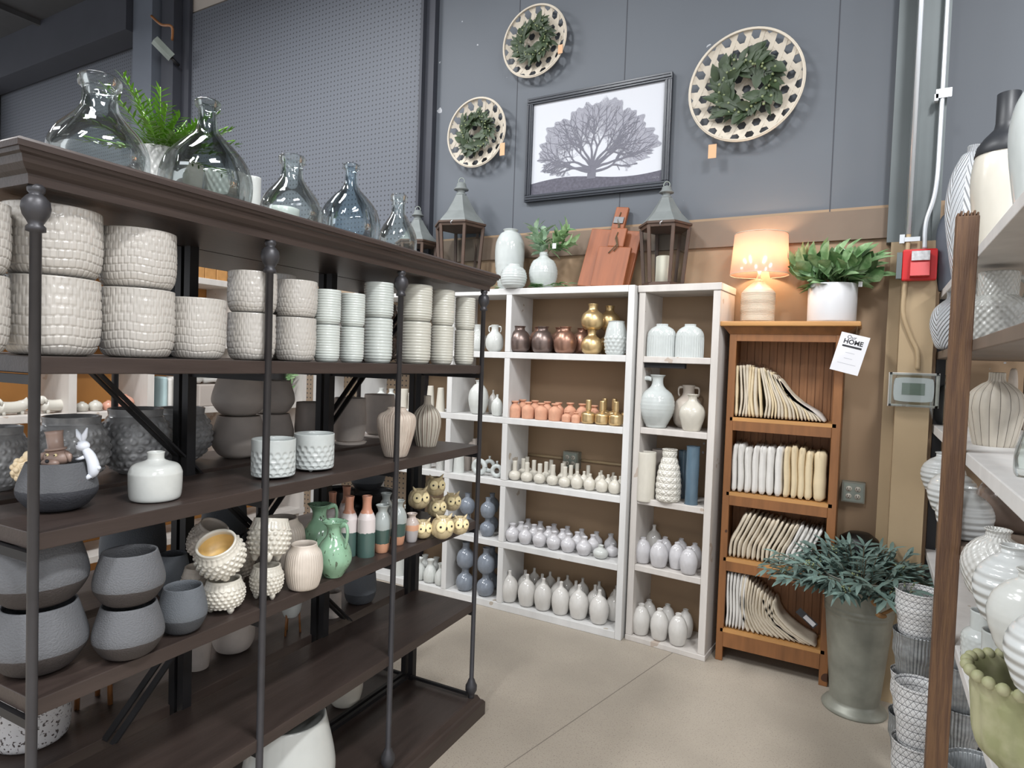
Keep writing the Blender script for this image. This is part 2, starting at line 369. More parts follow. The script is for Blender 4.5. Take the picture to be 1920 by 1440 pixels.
K['stripe_vase'] = vessel([(.30, 0), (.36, .03), (.48, .42), (.5, .55), (.44, .72), (.26, .84), (.15, .89), (.14, 1)], m=36, n=120, disp=lambda t, z, r: .01*(abs(sin(t*9))-.5))
K['band_bottle'] = vessel([(.46, 0), (.5, .03), (.5, .55), (.48, .64), (.36, .73), (.27, .79), (.25, .9), (.29, 1)], m=40, n=40)
K['band_amphora'] = vessel([(.34, 0), (.40, .1), (.5, .5), (.49, .66), (.36, .8), (.26, .86), (.28, .93), (.38, 1)], m=36, n=40)
K['ball_bottle'] = vessel([(.22, 0), (.36, .06), (.5, .34), (.46, .56), (.30, .70), (.20, .80), (.18, .9), (.22, 1)], m=30, n=32)
K['round_vase'] = vessel([(.22, 0), (.36, .06), (.5, .40), (.44, .66), (.26, .80), (.16, .86), (.15, .95), (.18, 1)], m=30, n=36)
K['squat_vase'] = vessel([(.26, 0), (.40, .1), (.5, .38), (.43, .62), (.24, .76), (.17, .82), (.17, .94), (.20, 1)], m=30, n=36)
K['long_neck'] = vessel([(.24, 0), (.42, .08), (.5, .24), (.42, .40), (.24, .48), (.19, .54), (.19, 1)], m=34, n=28)
K['short_neck'] = vessel([(.26, 0), (.42, .10), (.5, .34), (.42, .58), (.20, .74), (.13, .82), (.14, 1)], m=30, n=28)
K['egg_vase'] = vessel([(.26, 0), (.40, .06), (.5, .36), (.46, .58), (.32, .74), (.13, .84), (.09, .92), (.10, 1)], m=32, n=40)
K['egg_short'] = vessel([(.26, 0), (.40, .06), (.5, .40), (.47, .62), (.34, .82), (.17, .93), (.17, 1)], m=30, n=36)
K['jar_round'] = vessel([(.28, 0), (.44, .1), (.5, .38), (.47, .58), (.36, .76), (.24, .85), (.22, .94), (.27, 1)], m=34, n=48)
K['gourd_round'] = vessel([(.28, 0), (.44, .12), (.5, .36), (.42, .60), (.22, .76), (.19, .9), (.22, 1)], m=34, n=48)
K['square_bottle'] = vessel([(.40, 0), (.44, .03), (.46, .3), (.45, .58), (.30, .76), (.20, .82), (.20, .9), (.29, .94), (.30, 1)], m=34, n=40, disp=lambda t, z, r: (.05*(abs(cos(2*t))**1.5)*-1+.04)*(1 if z < .72 else 0))
K['candle_bottle'] = vessel([(.36, 0), (.5, .08), (.5, .28), (.46, .44), (.20, .52), (.16, .56), (.20, .60), (.19, 1)], m=40, n=28)
K['cup'] = vessel([(.34, 0), (.40, .05), (.5, 1)], m=12, n=32, deep='full')
K['cone'] = vessel([(.5, 0), (.5, .02), (.36, .8), (.32, 1)], m=14, n=28)
K['prism'] = vessel([(.48, 0), (.5, .02), (.42, 1)], m=10, n=6, closed=False)
K['pleat'] = vessel([(.34, 0), (.46, .08), (.5, .3), (.40, .55), (.22, .74), (.20, .84), (.28, 1)], m=34, n=120, disp=lambda t, z, r: .03*(abs(sin(t*11))-.5)*(1 if z < .75 else .15))
K['tall_jar'] = vessel([(.30, 0), (.38, .1), (.46, .34), (.5, .55), (.48, .78), (.34, .93), (.22, .965), (.26, 1)], m=44, n=48, disp=lambda t, z, r: .008*sin(z*80) if z < .48 else 0)
K['ball_rings'] = vessel([(.28, 0), (.42, .12), (.5, .45), (.42, .78), (.26, .93), (.24, 1)], m=60, n=48, disp=lambda t, z, r: .008*sin(z*60))
K['oval_hatch'] = vessel([(.24, 0), (.38, .08), (.5, .42), (.44, .68), (.24, .86), (.14, .90), (.15, .96), (.18, 1)], m=44, n=48, disp=lambda t, z, r: .01*sin(z*70)*abs(sin(t*6)))
K['hob_vase'] = vessel([(.34, 0), (.42, .04), (.5, .40), (.46, .7), (.36, .95), (.38, 1)], m=60, n=120, disp=lambda t, z, r: .04*nub(t, z, 14, 9, 6) if .06 < z < .58 else 0)
K['flat_ribbed'] = vessel([(.48, 0), (.5, .03), (.5, .5), (.47, .72), (.36, .86), (.20, .94), (.20, 1)], m=34, n=224, disp=lambda t, z, r: .028*(abs(sin(t*16))-.7) if z < .62 else .012*hx(t, z, 22, 16, 1))
K['jug_body'] = vessel([(.26, 0), (.30, .04), (.46, .26), (.5, .46), (.42, .64), (.22, .76), (.16, .84), (.16, .94), (.22, 1)], m=60, n=56, disp=lambda t, z, r: .006*sin(z*90) if z < .6 else 0)
K['squat_white'] = vessel([(.28, 0), (.34, .04), (.5, .42), (.46, .62), (.28, .76), (.17, .84), (.17, .93), (.24, 1)], m=36, n=48, disp=lambda t, z, r: .008*sin(t*8)*sin(z*20))
K['cylinder'] = vessel([(.48, 0), (.5, .02), (.5, 1)], m=30, n=40, disp=lambda t, z, r: .004*sin(z*150), deep='full')
K['geo_vase'] = vessel([(.42, 0), (.48, .04), (.5, .3), (.42, .62), (.28, .85), (.30, 1)], m=60, n=72, disp=lambda t, z, r: .02*abs(sin(t*9+z*30))*abs(sin(z*26))*1.6)
K['glass_cyl'] = vessel([(.5, 0), (.46, .04), (.46, .9), (.5, 1)], m=14, n=24, deep='full')
K['demijohn'] = vessel([(.36, 0), (.47, .08), (.5, .2), (.49, .33), (.42, .47), (.28, .60), (.15, .70), (.105, .80), (.10, .925), (.135, .945), (.14, .985), (.125, 1)], m=50, n=56, t=.02, deep='full')
K['jug_glass'] = vessel([(.36, 0), (.48, .07), (.5, .20), (.485, .34), (.41, .47), (.31, .57), (.22, .66), (.18, .74), (.175, .88), (.21, .91), (.215, .97), (.20, 1)], m=50, n=56, t=.02, deep='full')
K['round_big'] = vessel([(.24, 0), (.38, .08), (.5, .42), (.45, .66), (.30, .82), (.19, .88), (.17, .95), (.20, 1)], m=60, n=56, disp=lambda t, z, r: .004*sin(z*110))
K['bulb_vase'] = vessel([(.22, 0), (.40, .12), (.5, .45), (.40, .74), (.20, .86), (.15, .92), (.17, 1)], m=60, n=64, disp=lambda t, z, r: .006*sin(z*75)+.004*sin(t*24))
K['emboss_jar'] = vessel([(.42, 0), (.48, .04), (.5, .3), (.5, .52), (.44, .6), (.34, .66), (.33, .7), (.34, 1)], m=60, n=120, t=.04, disp=lambda t, z, r: .02*hx(t, z, 18, 13, 1) if .08 < z < .55 else 0, deep='full')
K['planter_bucket'] = vessel([(.38, 0), (.40, .02), (.5, .97), (.51, 1)], m=16, n=48, t=.015, deep='full')
K['olive_pot'] = vessel([(.36, 0), (.48, .1), (.5, .5), (.42, .9), (.43, 1)], m=20, n=40, deep='full')
K['wide_bowl'] = vessel([(.2, 0), (.34, .12), (.46, .5), (.5, 1)], m=16, n=56, t=.02, deep='full')
K['urn'] = vessel([(.20, 0), (.22, .05), (.15, .14), (.22, .24), (.40, .42), (.44, .7), (.46, .86), (.5, 1)], m=50, n=96, t=.05, disp=lambda t, z, r: .022*(abs(sin(t*8))-.4)*(1 if .2 < z < .85 else 0), deep='full')
K['tall_white'] = vessel([(.30, 0), (.36, .03), (.5, .55), (.48, .8), (.36, .96), (.22, 1)], m=40, n=48, closed=False)
K['chev_vase'] = vessel([(.24, 0), (.30, .02), (.5, .5), (.45, .76), (.26, .93), (.16, .95), (.15, 1)], m=60, n=96)
def handle(pts, r):
    def mk(): b = MB(); b.tube(crom3(pts, 14), r, 8); return b.mesh('handle')
    return mk
def crom3(pts, m):
    P = [Vector(pts[0])]+[Vector(p) for p in pts]+[Vector(pts[-1])]; out = []; S = len(pts)-1
    for i in range(m):
        t = i/(m-1)*S; k = min(int(t), S-1); t -= k; a, b, c, d = P[k:k+4]
        out.append(.5*((2*b)+(c-a)*t+(2*a-5*b+4*c-d)*t*t+(-a+3*b-3*c+d)*t**3))
    return out
def feet3(r, z, fr, h, n=3):
    def mk():
        b = MB()
        for i in range(n): a = 2*pi*i/n-.6; b.lathe([(0, -h), (fr*.5, -h*.95), (fr, -h*.3), (fr*1.2, z), (0, z+.02)], 12, M=Matrix.Translation((r*cos(a), r*sin(a), 0)))
        return b.mesh('foot')
    return mk
def onefoot(i, r, z, fr, h, n=3):
    def mk():
        b = MB(); a = 2*pi*i/n-.6; b.lathe([(0, -h), (fr*.5, -h*.95), (fr, -h*.3), (fr*1.2, z), (0, z+.02)], 12, M=Matrix.Translation((r*cos(a), r*sin(a), 0))); return b.mesh('foot')
    return mk
H = {'jug': [('handle', handle([(.17, 0, .92), (.36, 0, .93), (.47, 0, .82), (.44, 0, .62)], .045))],
     'amphora': [('handle', handle([(.19, 0, .95), (.33, 0, .93), (.34, 0, .80), (.30, 0, .74)], .03)), ('handle', handle([(-.19, 0, .95), (-.33, 0, .93), (-.34, 0, .80), (-.30, 0, .74)], .03))],
     'green': [('handle', handle([(.22, 0, .93), (.44, 0, .96), (.50, 0, .80), (.42, 0, .56)], .045))],
     'tripod': [('foot', onefoot(i, .30, .10, .085, .15)) for i in range(3)],
     'nub': [('foot', onefoot(i, .36, .02, .06, .06)) for i in range(3)]}
K['green_body'] = vessel([(.24, 0), (.28, .03), (.48, .24), (.5, .38), (.42, .56), (.24, .72), (.20, .80), (.22, .90), (.34, 1)], m=44, n=64, t=.02, disp=lambda t, z, r: .05*max(0, z-.88)/.12*sin(3*t))
CACHE = {}
def getm(key, fn):
    if key not in CACHE: CACHE[key] = fn()
    return CACHE[key]
def vz(name, kind, m, c, Wd, Hh, label, cat='vase', group=None, rz=None, parts=None, pm=None, tilt=None, z0=0):
    """one vessel standing at c (centre of its foot): Wd wide, Hh high"""
    me = getm(kind, K[kind]); o = link(name, me, m)
    o.location = c; o.scale = (Wd, Wd, Hh); o.rotation_euler = (0, 0, random.random()*6 if rz is None else rz)
    if tilt: o.rotation_euler = tilt
    tag(o, label, cat, group)
    if parts:
        for i, (pn, fn) in enumerate(H[parts]): link(pn, getm((parts, i), fn), pm or m, o)
    return o
# ================================================================ the room
def wallmat():
    m = bpy.data.materials.new('wall_paint'); m.use_nodes = True; nt = m.node_tree; N = nt.nodes; L = nt.links; b = N['Principled BSDF']
    tc = N.new('ShaderNodeTexCoord'); s = N.new('ShaderNodeSeparateXYZ'); L.new(tc.outputs['Object'], s.inputs[0])
    mr = N.new('ShaderNodeMapRange'); mr.inputs[1].default_value = 0; mr.inputs[2].default_value = 5; L.new(s.outputs[2], mr.inputs[0])
    cr = N.new('ShaderNodeValToRGB'); cr.color_ramp.interpolation = 'CONSTANT'; e = cr.color_ramp.elements
    e[0].color = lin((158, 132, 104)); e[1].position = 2.385/5; e[1].color = lin((93, 98, 105)); L.new(mr.outputs[0], cr.inputs[0])
    nz = N.new('ShaderNodeTexNoise'); nz.inputs['Scale'].default_value = 1.6; nz.inputs['Detail'].default_value = 6; L.new(tc.outputs['Object'], nz.inputs[0])
    mx = N.new('ShaderNodeMix'); mx.data_type = 'RGBA'; mx.blend_type = 'MULTIPLY'; mx.inputs[0].default_value = .15
    L.new(cr.outputs[0], mx.inputs[6]); L.new(nz.outputs[0], mx.inputs[7])
    n2 = N.new('ShaderNodeTexNoise'); n2.inputs['Scale'].default_value = 14; L.new(tc.outputs['Object'], n2.inputs[0])
    g = N.new('ShaderNodeMath'); g.operation = 'GREATER_THAN'; g.inputs[1].default_value = .765; L.new(n2.outputs[0], g.inputs[0])
    m2 = N.new('ShaderNodeMix'); m2.data_type = 'RGBA'; L.new(g.outputs[0], m2.inputs[0]); L.new(mx.outputs[2], m2.inputs[6]); m2.inputs[7].default_value = lin((170, 172, 176))
    L.new(m2.outputs[2], b.inputs['Base Color']); b.inputs['Roughness'].default_value = .6
    MAT['wall_paint'] = m
def pegmat():
    m = bpy.data.materials.new('pegboard'); m.use_nodes = True; nt = m.node_tree; N = nt.nodes; L = nt.links; b = N['Principled BSDF']
    tc = N.new('ShaderNodeTexCoord'); s = N.new('ShaderNodeSeparateXYZ'); L.new(tc.outputs['Object'], s.inputs[0])
    def M(op, a, c=None):
        n = N.new('ShaderNodeMath'); n.operation = op
        for i, v in enumerate((a, c)):
            if v is None: continue
            if isinstance(v, (int, float)): n.inputs[i].default_value = v
            else: L.new(v, n.inputs[i])
        return n.outputs[0]
    fx = M('SUBTRACT', M('FRACT', M('MULTIPLY', s.outputs[0], 1/.036)), .5); fz = M('SUBTRACT', M('FRACT', M('MULTIPLY', s.outputs[2], 1/.036)), .5)
    d = M('ADD', M('MULTIPLY', fx, fx), M('MULTIPLY', fz, fz)); hole = M('LESS_THAN', d, .03)
    cr = N.new('ShaderNodeMix'); cr.data_type = 'RGBA'; L.new(M('GREATER_THAN', s.outputs[2], 2.385), cr.inputs[0]); cr.inputs[6].default_value = lin((150, 130, 108)); cr.inputs[7].default_value = lin((93, 97, 105))
    mx = N.new('ShaderNodeMix'); mx.data_type = 'RGBA'; L.new(hole, mx.inputs[0]); L.new(cr.outputs[2], mx.inputs[6]); mx.inputs[7].default_value = lin((50, 51, 55))
    L.new(mx.outputs[2], b.inputs['Base Color']); b.inputs['Roughness'].default_value = .6; MAT['pegboard'] = m
wallmat(); pegmat()
mat('floor_concrete', (172, 162, 148), .55, noise=.16, ns=2.2, bump=('noise', 60), bd=.15, spots=((140, 130, 120), 170, .62))
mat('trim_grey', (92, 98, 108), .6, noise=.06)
mat('trim_dark', (56, 58, 66), .6, noise=.1)
mat('trim_brown', (122, 104, 88), .6, noise=.12)
mat('column_paint', (172, 150, 118), .5, bands=None, noise=.05)
mat('column_upper', (100, 107, 108), .45, metal=.2, noise=.15, ns=3)
mat('ceiling_dark', (58, 58, 60), .7, noise=.2)
mat('ceiling_pale', (168, 160, 152), .7, noise=.05)
WY = 3.74
b = MB(); b.box((-11, -5, -.05), (6.1, WY+.2, 0)); struct('floor', b, 'floor_concrete')
b = MB(); b.box((-2.86, WY, 0), (6.1, WY+.1, 5.0)); struct('wall_back', b, 'wall_paint')
b = MB(); b.box((-11, WY+.06, 0), (-2.86, WY+.1, 5.0)); struct('wall_back_left', b, 'wall_paint')
b = MB(); b.box((-11, -5, 4.95), (6.1, WY+.2, 5.0)); 
for i in range(9): b.box((-11+i*1.6, -5, 4.90), (-10.96+i*1.6, WY, 4.95))
struct('ceiling', b, 'ceiling_dark')
b = MB(); b.box((-5.85, WY-.03, 0), (-2.87, WY-.005, 4.62)); struct('wall_pegboard', b, 'pegboard')
b = MB(); b.box((-9.3, WY+.02, 0), (-6.2, WY+.045, 4.62)); struct('wall_pegboard_left', b, 'pegboard')
b = MB(); b.box((-2.87, WY-.05, 0), (-2.79, WY, 4.95)); b.box((-2.885, WY-.09, 0), (-2.862, WY-.03, 4.95)); struct('trim_1', b, 'trim_dark')
b = MB(); b.box((-2.8, WY-.02, 2.235), (.05, WY, 2.385)); b.box((.27, WY-.02, 2.235), (6.0, WY, 2.385)); struct('trim_2', b, 'trim_brown')
# beam under the ceiling and posts at far left
b = MB(); b.box((-11, WY-.26, 4.52), (-6.20, WY-.02, 4.95)); struct('trim_3', b, 'trim_dark')
b = MB(); b.box((-6.19, WY-.2, 0), (-5.89, WY-.01, 4.95)); struct('trim_4', b, 'trim_grey')
b = MB(); b.box((-5.84, WY-.14, 0), (-5.66, WY-.031, 4.95)); b.box((-5.65, WY-.06, 0), (-5.55, WY-.031, 4.95)); struct('trim_5', b, 'trim_dark')
b = MB(); b.box((-9.7, WY-.2, 0), (-9.3, WY-.02, 4.95)); struct('trim_6', b, 'trim_dark')
b = MB(); b.box((-5.85, WY-.02, 4.64), (-2.87, WY+.05, 4.95)); struct('trim_7', b, 'ceiling_pale')
# panel seams on the grey wall
b = MB()
for px in (1176, 1575, 975): x = AY(px, 20, WY).x; b.box((x-.0025, WY-.0015, 2.39), (x+.0025, WY+.001, 4.9))
struct('trim_8', b, 'trim_dark')
# steel column beside the rack, upper part bare, lower part painted
b = MB(); b.box((.10, 3.5, 0), (.235, 3.53, 2.17)); b.box((.05, 3.66, 0), (.10, 3.70, 2.2)); b.box((.10, 3.53, 0), (.118, 3.70, 2.17)); struct('trim_9', b, 'column_paint')
b = MB(); b.box((.13, 3.53, 2.17), (.235, 3.56, 4.95)); b.box((.10, 3.505, 2.17), (.132, 3.56, 4.95)); b.box((.205, 3.505, 2.17), (.235, 3.56, 4.95)); b.box((.03, 3.66, 2.2), (.12, 3.735, 4.95)); struct('trim_10', b, 'column_upper')
# conduits
c1 = empty('wall_conduit', (.10, 3.48, 0)); tag(c1, 'left steel conduit running down the column, bent beside the red fire alarm', 'pipe')
b = MB(); b.tube([(.015, 0, 4.9), (.015, 0, 2.2)], .011, 10); b.build('pipe', 'conduit', c1)
b = MB(); b.tube(crom3([(.015, 0, 2.2), (.012, 0, 1.98), (.01, .005, 1.84), (.045, .01, 1.73), (.075, .01, 1.66), (.08, .01, 1.58)], 24), .010, 10); b.build('painted_pipe', 'column_paint', c1)
b = MB(); b.box((-.02, -.005, 2.16), (.0, .02, 2.2)); b.box((.0, -.014, 2.165), (.06, -.009, 2.185)); b.build('strap', 'conduit', c1)
c2 = empty('wall_conduit', (.21, 3.48, 0)); tag(c2, 'right steel conduit dropping straight into the top of the red alarm', 'pipe')
b = MB(); b.tube(crom3([(.005, 0, 4.9), (.005, 0, 3.6), (.005, 0, 2.7), (.0, 0, 2.4), (-.03, 0, 2.25), (-.03, 0, 2.13)], 40), .010, 10); b.build('pipe', 'conduit', c2)
b = MB(); b.box((-.02, -.014, 2.80), (.04, -.008, 2.84)); b.box((-.025, -.014, 2.79), (-.01, .015, 2.82)); b.build('strap', 'conduit', c2)
# fire alarm
fa = empty('fire_alarm', (.163, 3.455, 2.055)); tag(fa, 'red fire alarm strobe on the column above the thermostat', 'fire alarm')
b = MB(); b.box((-.068, -.005, -.072), (.068, .03, .072)); o = b.build('back_box', 'alarm_red', fa)
bv = o.modifiers.new('b', 'BEVEL'); bv.width = .008; bv.segments = 2
b = MB(); b.add([(-.037, -.028, .045), (.037, -.028, .045), (.037, -.05, -.055), (-.037, -.05, -.055), (-.037, 0, .055), (.037, 0, .055), (.037, 0, -.06), (-.037, 0, -.06)], [(0, 3, 2, 1), (0, 1, 5, 4), (1, 2, 6, 5), (2, 3, 7, 6), (3, 0, 4, 7)]); b.build('horn', 'alarm_red', fa)
b = MB(); b.box((-.034, -.045, .014), (.036, -.02, .056)); b.build('strobe_lens', mat('lens', (206, 206, 208), .1, noise=.3, ns=60), fa)
b = MB(); b.box((-.09, .0, -.06), (-.069, .03, .06)); b.build('junction_box', 'column_upper', fa)
# thermostat in a clear cover
th = empty('thermostat', (.168, 3.499, 1.485)); th.scale = (.9, .9, .9); tag(th, 'white thermostat with grey screen under a clear cover on the column', 'thermostat')
b = MB(); q = [(x*.088*(1-.07*abs(z)**3), z*.062*(1-.10*abs(x)**4)) for x, z in [(cos(t)/max(abs(cos(t)), abs(sin(t))), sin(t)/max(abs(cos(t)), abs(sin(t)))) for t in [2*pi*i/40 for i in range(40)]]]
b.add([(x, -.028, z) for x, z in q]+[(x*1.02, 0, z*1.02) for x, z in q], [tuple(range(39, -1, -1))]+[(i, (i+1) % 40, 40+(i+1) % 40, 40+i) for i in range(40)]); b.build('body', 'plastic_white', th, fix=True)
b = MB(); b.box((-.052, -.031, -.026), (.048, -.027, .034)); b.build('screen', 'thermo_screen', th)
b = MB(); x0, x1, z0, z1 = -.108, .108, -.085, .083
b.box((x0, -.05, z0), (x1, -.048, z1)); b.box((x0, -.05, z0), (x0+.003, 0, z1)); b.box((x1-.003, -.05, z0), (x1, 0, z1)); b.box((x0, -.05, z0), (x1, 0, z0+.003)); b.box((x0, -.05, z1-.003), (x1, 0, z1)); b.build('clear_cover', 'glass_clear', th)
b = MB(); b.box((x0-.004, -.006, z0-.004), (x0+.012, .004, z1+.004)); b.box((x1-.012, -.006, z0-.004), (x1+.004, .004, z1+.004)); b.box((x0, -.006, z1-.008), (x1, .004, z1+.004)); b.box((x0, -.006, z0-.004), (x1, .004, z0+.008)); b.build('cover_base', 'washed_wood', th)
# outlets
def outlet(x, z, label, sc=1, four=True):
    t = empty('power_outlet', (x, WY-.02, z)); tag(t, label, 'outlet')
    b = MB(); b.box((-.052*sc, -.03, -.052*sc), (.052*sc, .02, .052*sc)); b.build('box', 'galvanized', t)
    b = MB(); b.box((-.045*sc, -.036, -.045*sc), (.045*sc, -.031, .045*sc)); b.build('face_plate', 'zinc', t)
    for i, (dx, dz) in enumerate([(-.02, .018), (.02, .018), (-.02, -.02), (.02, -.02)]):
        b = MB(); M = Matrix.Translation((dx*sc, -.037, dz*sc)) @ Matrix.Rotation(pi/2, 4, 'X'); b.lathe([(0, -.003), (.014*sc, -.003), (.014*sc, .002), (0, .002)], 16, M=M); r = b.build('socket', 'cream_glaze', t)
        b = MB()
        for ex in (-.005, .005): b.box(((dx+ex)*sc-.0012, -.042, dz*sc-.002), ((dx+ex)*sc+.0012, -.0395, dz*sc+.006))
        b.box((dx*sc-.002, -.042, dz*sc-.009), (dx*sc+.002, -.0395, dz*sc-.005)); b.build('slots', 'ink', r)
p = AY(1600, 922, WY-.03); outlet(p.x, p.z, 'metal four-socket outlet on the wall right of the brown bookcase')
p = AY(1072, 862, WY-.03); outlet(p.x, p.z, 'metal outlet box on the wall behind the long-necked white bottles')
b = MB(); z = p.z; b.tube([(-1.95, WY-.012, z+.0), (p.x-.06, WY-.012, z-.0)], .009, 8); b.tube([(p.x+.06, WY-.012, z), (-1.2, WY-.012, z)], .009, 8)
tag(b.build('wall_conduit', 'column_paint'), 'tan conduit running level along the wall either side of the outlet', 'pipe')
# ================================================================ white shelving unit A along the wall
UY0, UY1 = 3.43, 3.715
ZA = [.045, .43, .815, 1.205, 1.61, 2.0]
TB = .038
ua = empty('shelving_unit', (-2.2, UY0, 0)); tag(ua, 'long white painted wooden shelving unit against the tan wall', 'shelf')
def wbox(x0, x1, z0, z1, y0=UY0, y1=UY1): b = MB(); b.box((x0+2.2, y0-UY0, z0), (x1+2.2, y1-UY0, z1)); return b
def bev(o, w=.003):
    m = o.modifiers.new('b', 'BEVEL'); m.width = w; m.segments = 2; m.limit_method = 'ANGLE'; return o
for z in ZA[1:]: bev(wbox(-3.62, -1.204, z-TB, z).build('shelf_board', 'white_wood', ua))
bev(wbox(-3.62, -1.204, 0, ZA[0]).build('base_board', 'white_wood', ua))
for i in range(5):
    for x in (-3.62, -3.19, -2.41, -1.985):
        bev(wbox(x, x+TB, ZA[i], ZA[i+1]-TB).build('upright', 'white_wood', ua))
bev(wbox(-1.204, -1.204+TB, 0, ZA[5]).build('side_panel', 'white_wood', ua))
# unit B, narrower, turned a little
ub = empty('shelving_unit', (-1.155, 3.472, 0), radians(-4.0)); tag(ub, 'narrow whitewashed shelving unit beside the brown bookcase', 'shelf')
ZB = [.03, .435, .813, 1.21, 1.607, 2.0]
for z in ZB[1:5]:
    b = MB(); b.box((TB, .003, z-.034), (.42-TB+.03, .285, z)); bev(b.build('shelf_board', 'washed_wood', ub))
b = MB(); b.box((-.005, -.006, 1.962), (.455, .285, 2.0)); bev(b.build('top_board', 'washed_wood', ub))
b = MB(); b.box((0, -.006, 0), (.455, .285, .03)); bev(b.build('base_board', 'washed_wood', ub))
for x in (0, .45-TB): b = MB(); b.box((x, 0, .03), (x+TB, .285, 1.962)); bev(b.build('side_panel', 'washed_wood', ub))
b = MB(); b.box((.04, .02, 1.545), (.27, .05, 1.572)); b.build('bracket', 'dark_metal', ub)
# ================================================================ brown bookcase C
uc = empty('wooden_bookcase', (-.395, 3.5, 0)); tag(uc, 'honey brown wooden bookcase with beadboard back holding folded linens', 'bookcase')
CX0, CX1 = -.668+.40, -.128+.40; CD = .225
ZC = [.175, .555, .905, 1.30]
b = MB(); b.box((CX0-.045, -.045, 1.775), (CX1+.065, CD, 1.80)); bev(b.build('top_board', 'pine_light', uc), .006)
b = MB(); b.add([(CX0-.03, -.03, 1.775), (CX1+.045, -.03, 1.775), (CX1+.045, CD-.01, 1.775), (CX0-.03, CD-.01, 1.775), (CX0, 0, 1.735), (CX1, 0, 1.735), (CX1, CD-.01, 1.735), (CX0, CD-.01, 1.735)], [(0, 1, 5, 4), (1, 2, 6, 5), (3, 0, 4, 7), (2, 3, 7, 6), (0, 3, 2, 1), (4, 5, 6, 7)]); b.build('crown_moulding', 'pine', uc)
b = MB(); b.box((CX0+.036, .002, 1.70), (CX1-.04, .02, 1.735)); b.build('top_rail', 'pine', uc)
for x0, x1 in ((CX0, CX0+.036), (CX1-.04, CX1)):
    b = MB(); b.box((x0, 0, 0), (x1, .024, 1.735)); bev(b.build('stile', 'pine', uc))
    b = MB(); b.box((x0 if x0 < 0 else x1-.02, .024, .0), (x0+.02 if x0 < 0 else x1, CD, 1.735)); b.build('side_panel', 'pine', uc)
for z in ZC:
    b = MB(); b.box((CX0+.02, .0, z-.018), (CX1-.02, CD-.02, z)); sh = b.build('shelf_board', 'pine_light', uc)
    b = MB(); b.box((CX0+.036, -.002, z-.068 if z > .2 else z-.095), (CX1-.04, .02, z-.018)); b.build('shelf_rail', 'pine', sh)
b = MB(); n = 13; w = (CX1-CX0-.04)/n
for i in range(n): x = CX0+.02+i*w; b.box((x+.0025, CD-.016, .15), (x+w-.0025, CD-.006, 1.735)); b.box((x+w*.5-.002, CD-.018, .15), (x+w*.5+.002, CD-.014, 1.735))
b.box((CX0+.02, CD-.008, .15), (CX1-.02, CD-.001, 1.735)); b.build('back_panel', 'bead_board', uc)
# card hanging from the crown
tg = empty('price_card', (-.085, 3.44, 1.70)); tg.rotation_euler = (0, radians(14), 0); tag(tg, 'white printed card reading Our HOME hung on the bookcase corner', 'sign')
b = MB(); b.box((-.062, -.001, -.15), (.062, .001, .035)); b.build('card', 'tag_paper', tg)
def text(s, size, loc, m, parent, name='lettering', rot=(pi/2, 0, 0), ext=.0004, bold=0):
    cu = bpy.data.curves.new('t', 'FONT'); cu.body = s; cu.size = size; cu.align_x = 'CENTER'; cu.align_y = 'CENTER'; cu.extrude = ext; cu.offset = bold; cu.resolution_u = 3
    o = bpy.data.objects.new('t', cu); COL.objects.link(o); dg = bpy.context.evaluated_depsgraph_get(); me = bpy.data.meshes.new_from_object(o.evaluated_get(dg)); bpy.data.objects.remove(o)
    o = link(name, me, m, parent, loc); o.rotation_euler = rot; return o
text('Our', .024, (-.012, -.0016, .018), 'ink', tg); text('HOME', .03, (0, -.0016, -.004), 'ink', tg, bold=.0008)
b = MB(); b.box((-.042, -.0018, -.03), (.042, -.0012, -.021)); b.build('printed_band', 'ink', tg)
b = MB()
for z, w in ((-.055, .02), (-.082, .018), (-.108, .04)): b.box((-w, -.0014, z-.0008), (w, -.001, z+.0008))
b.build('printed_lines', 'ink_light', tg)
b = MB(); b.tube([(.0, 0, .035), (-.005, .02, .075)], .0008, 5); b.build('string', 'twig', tg)
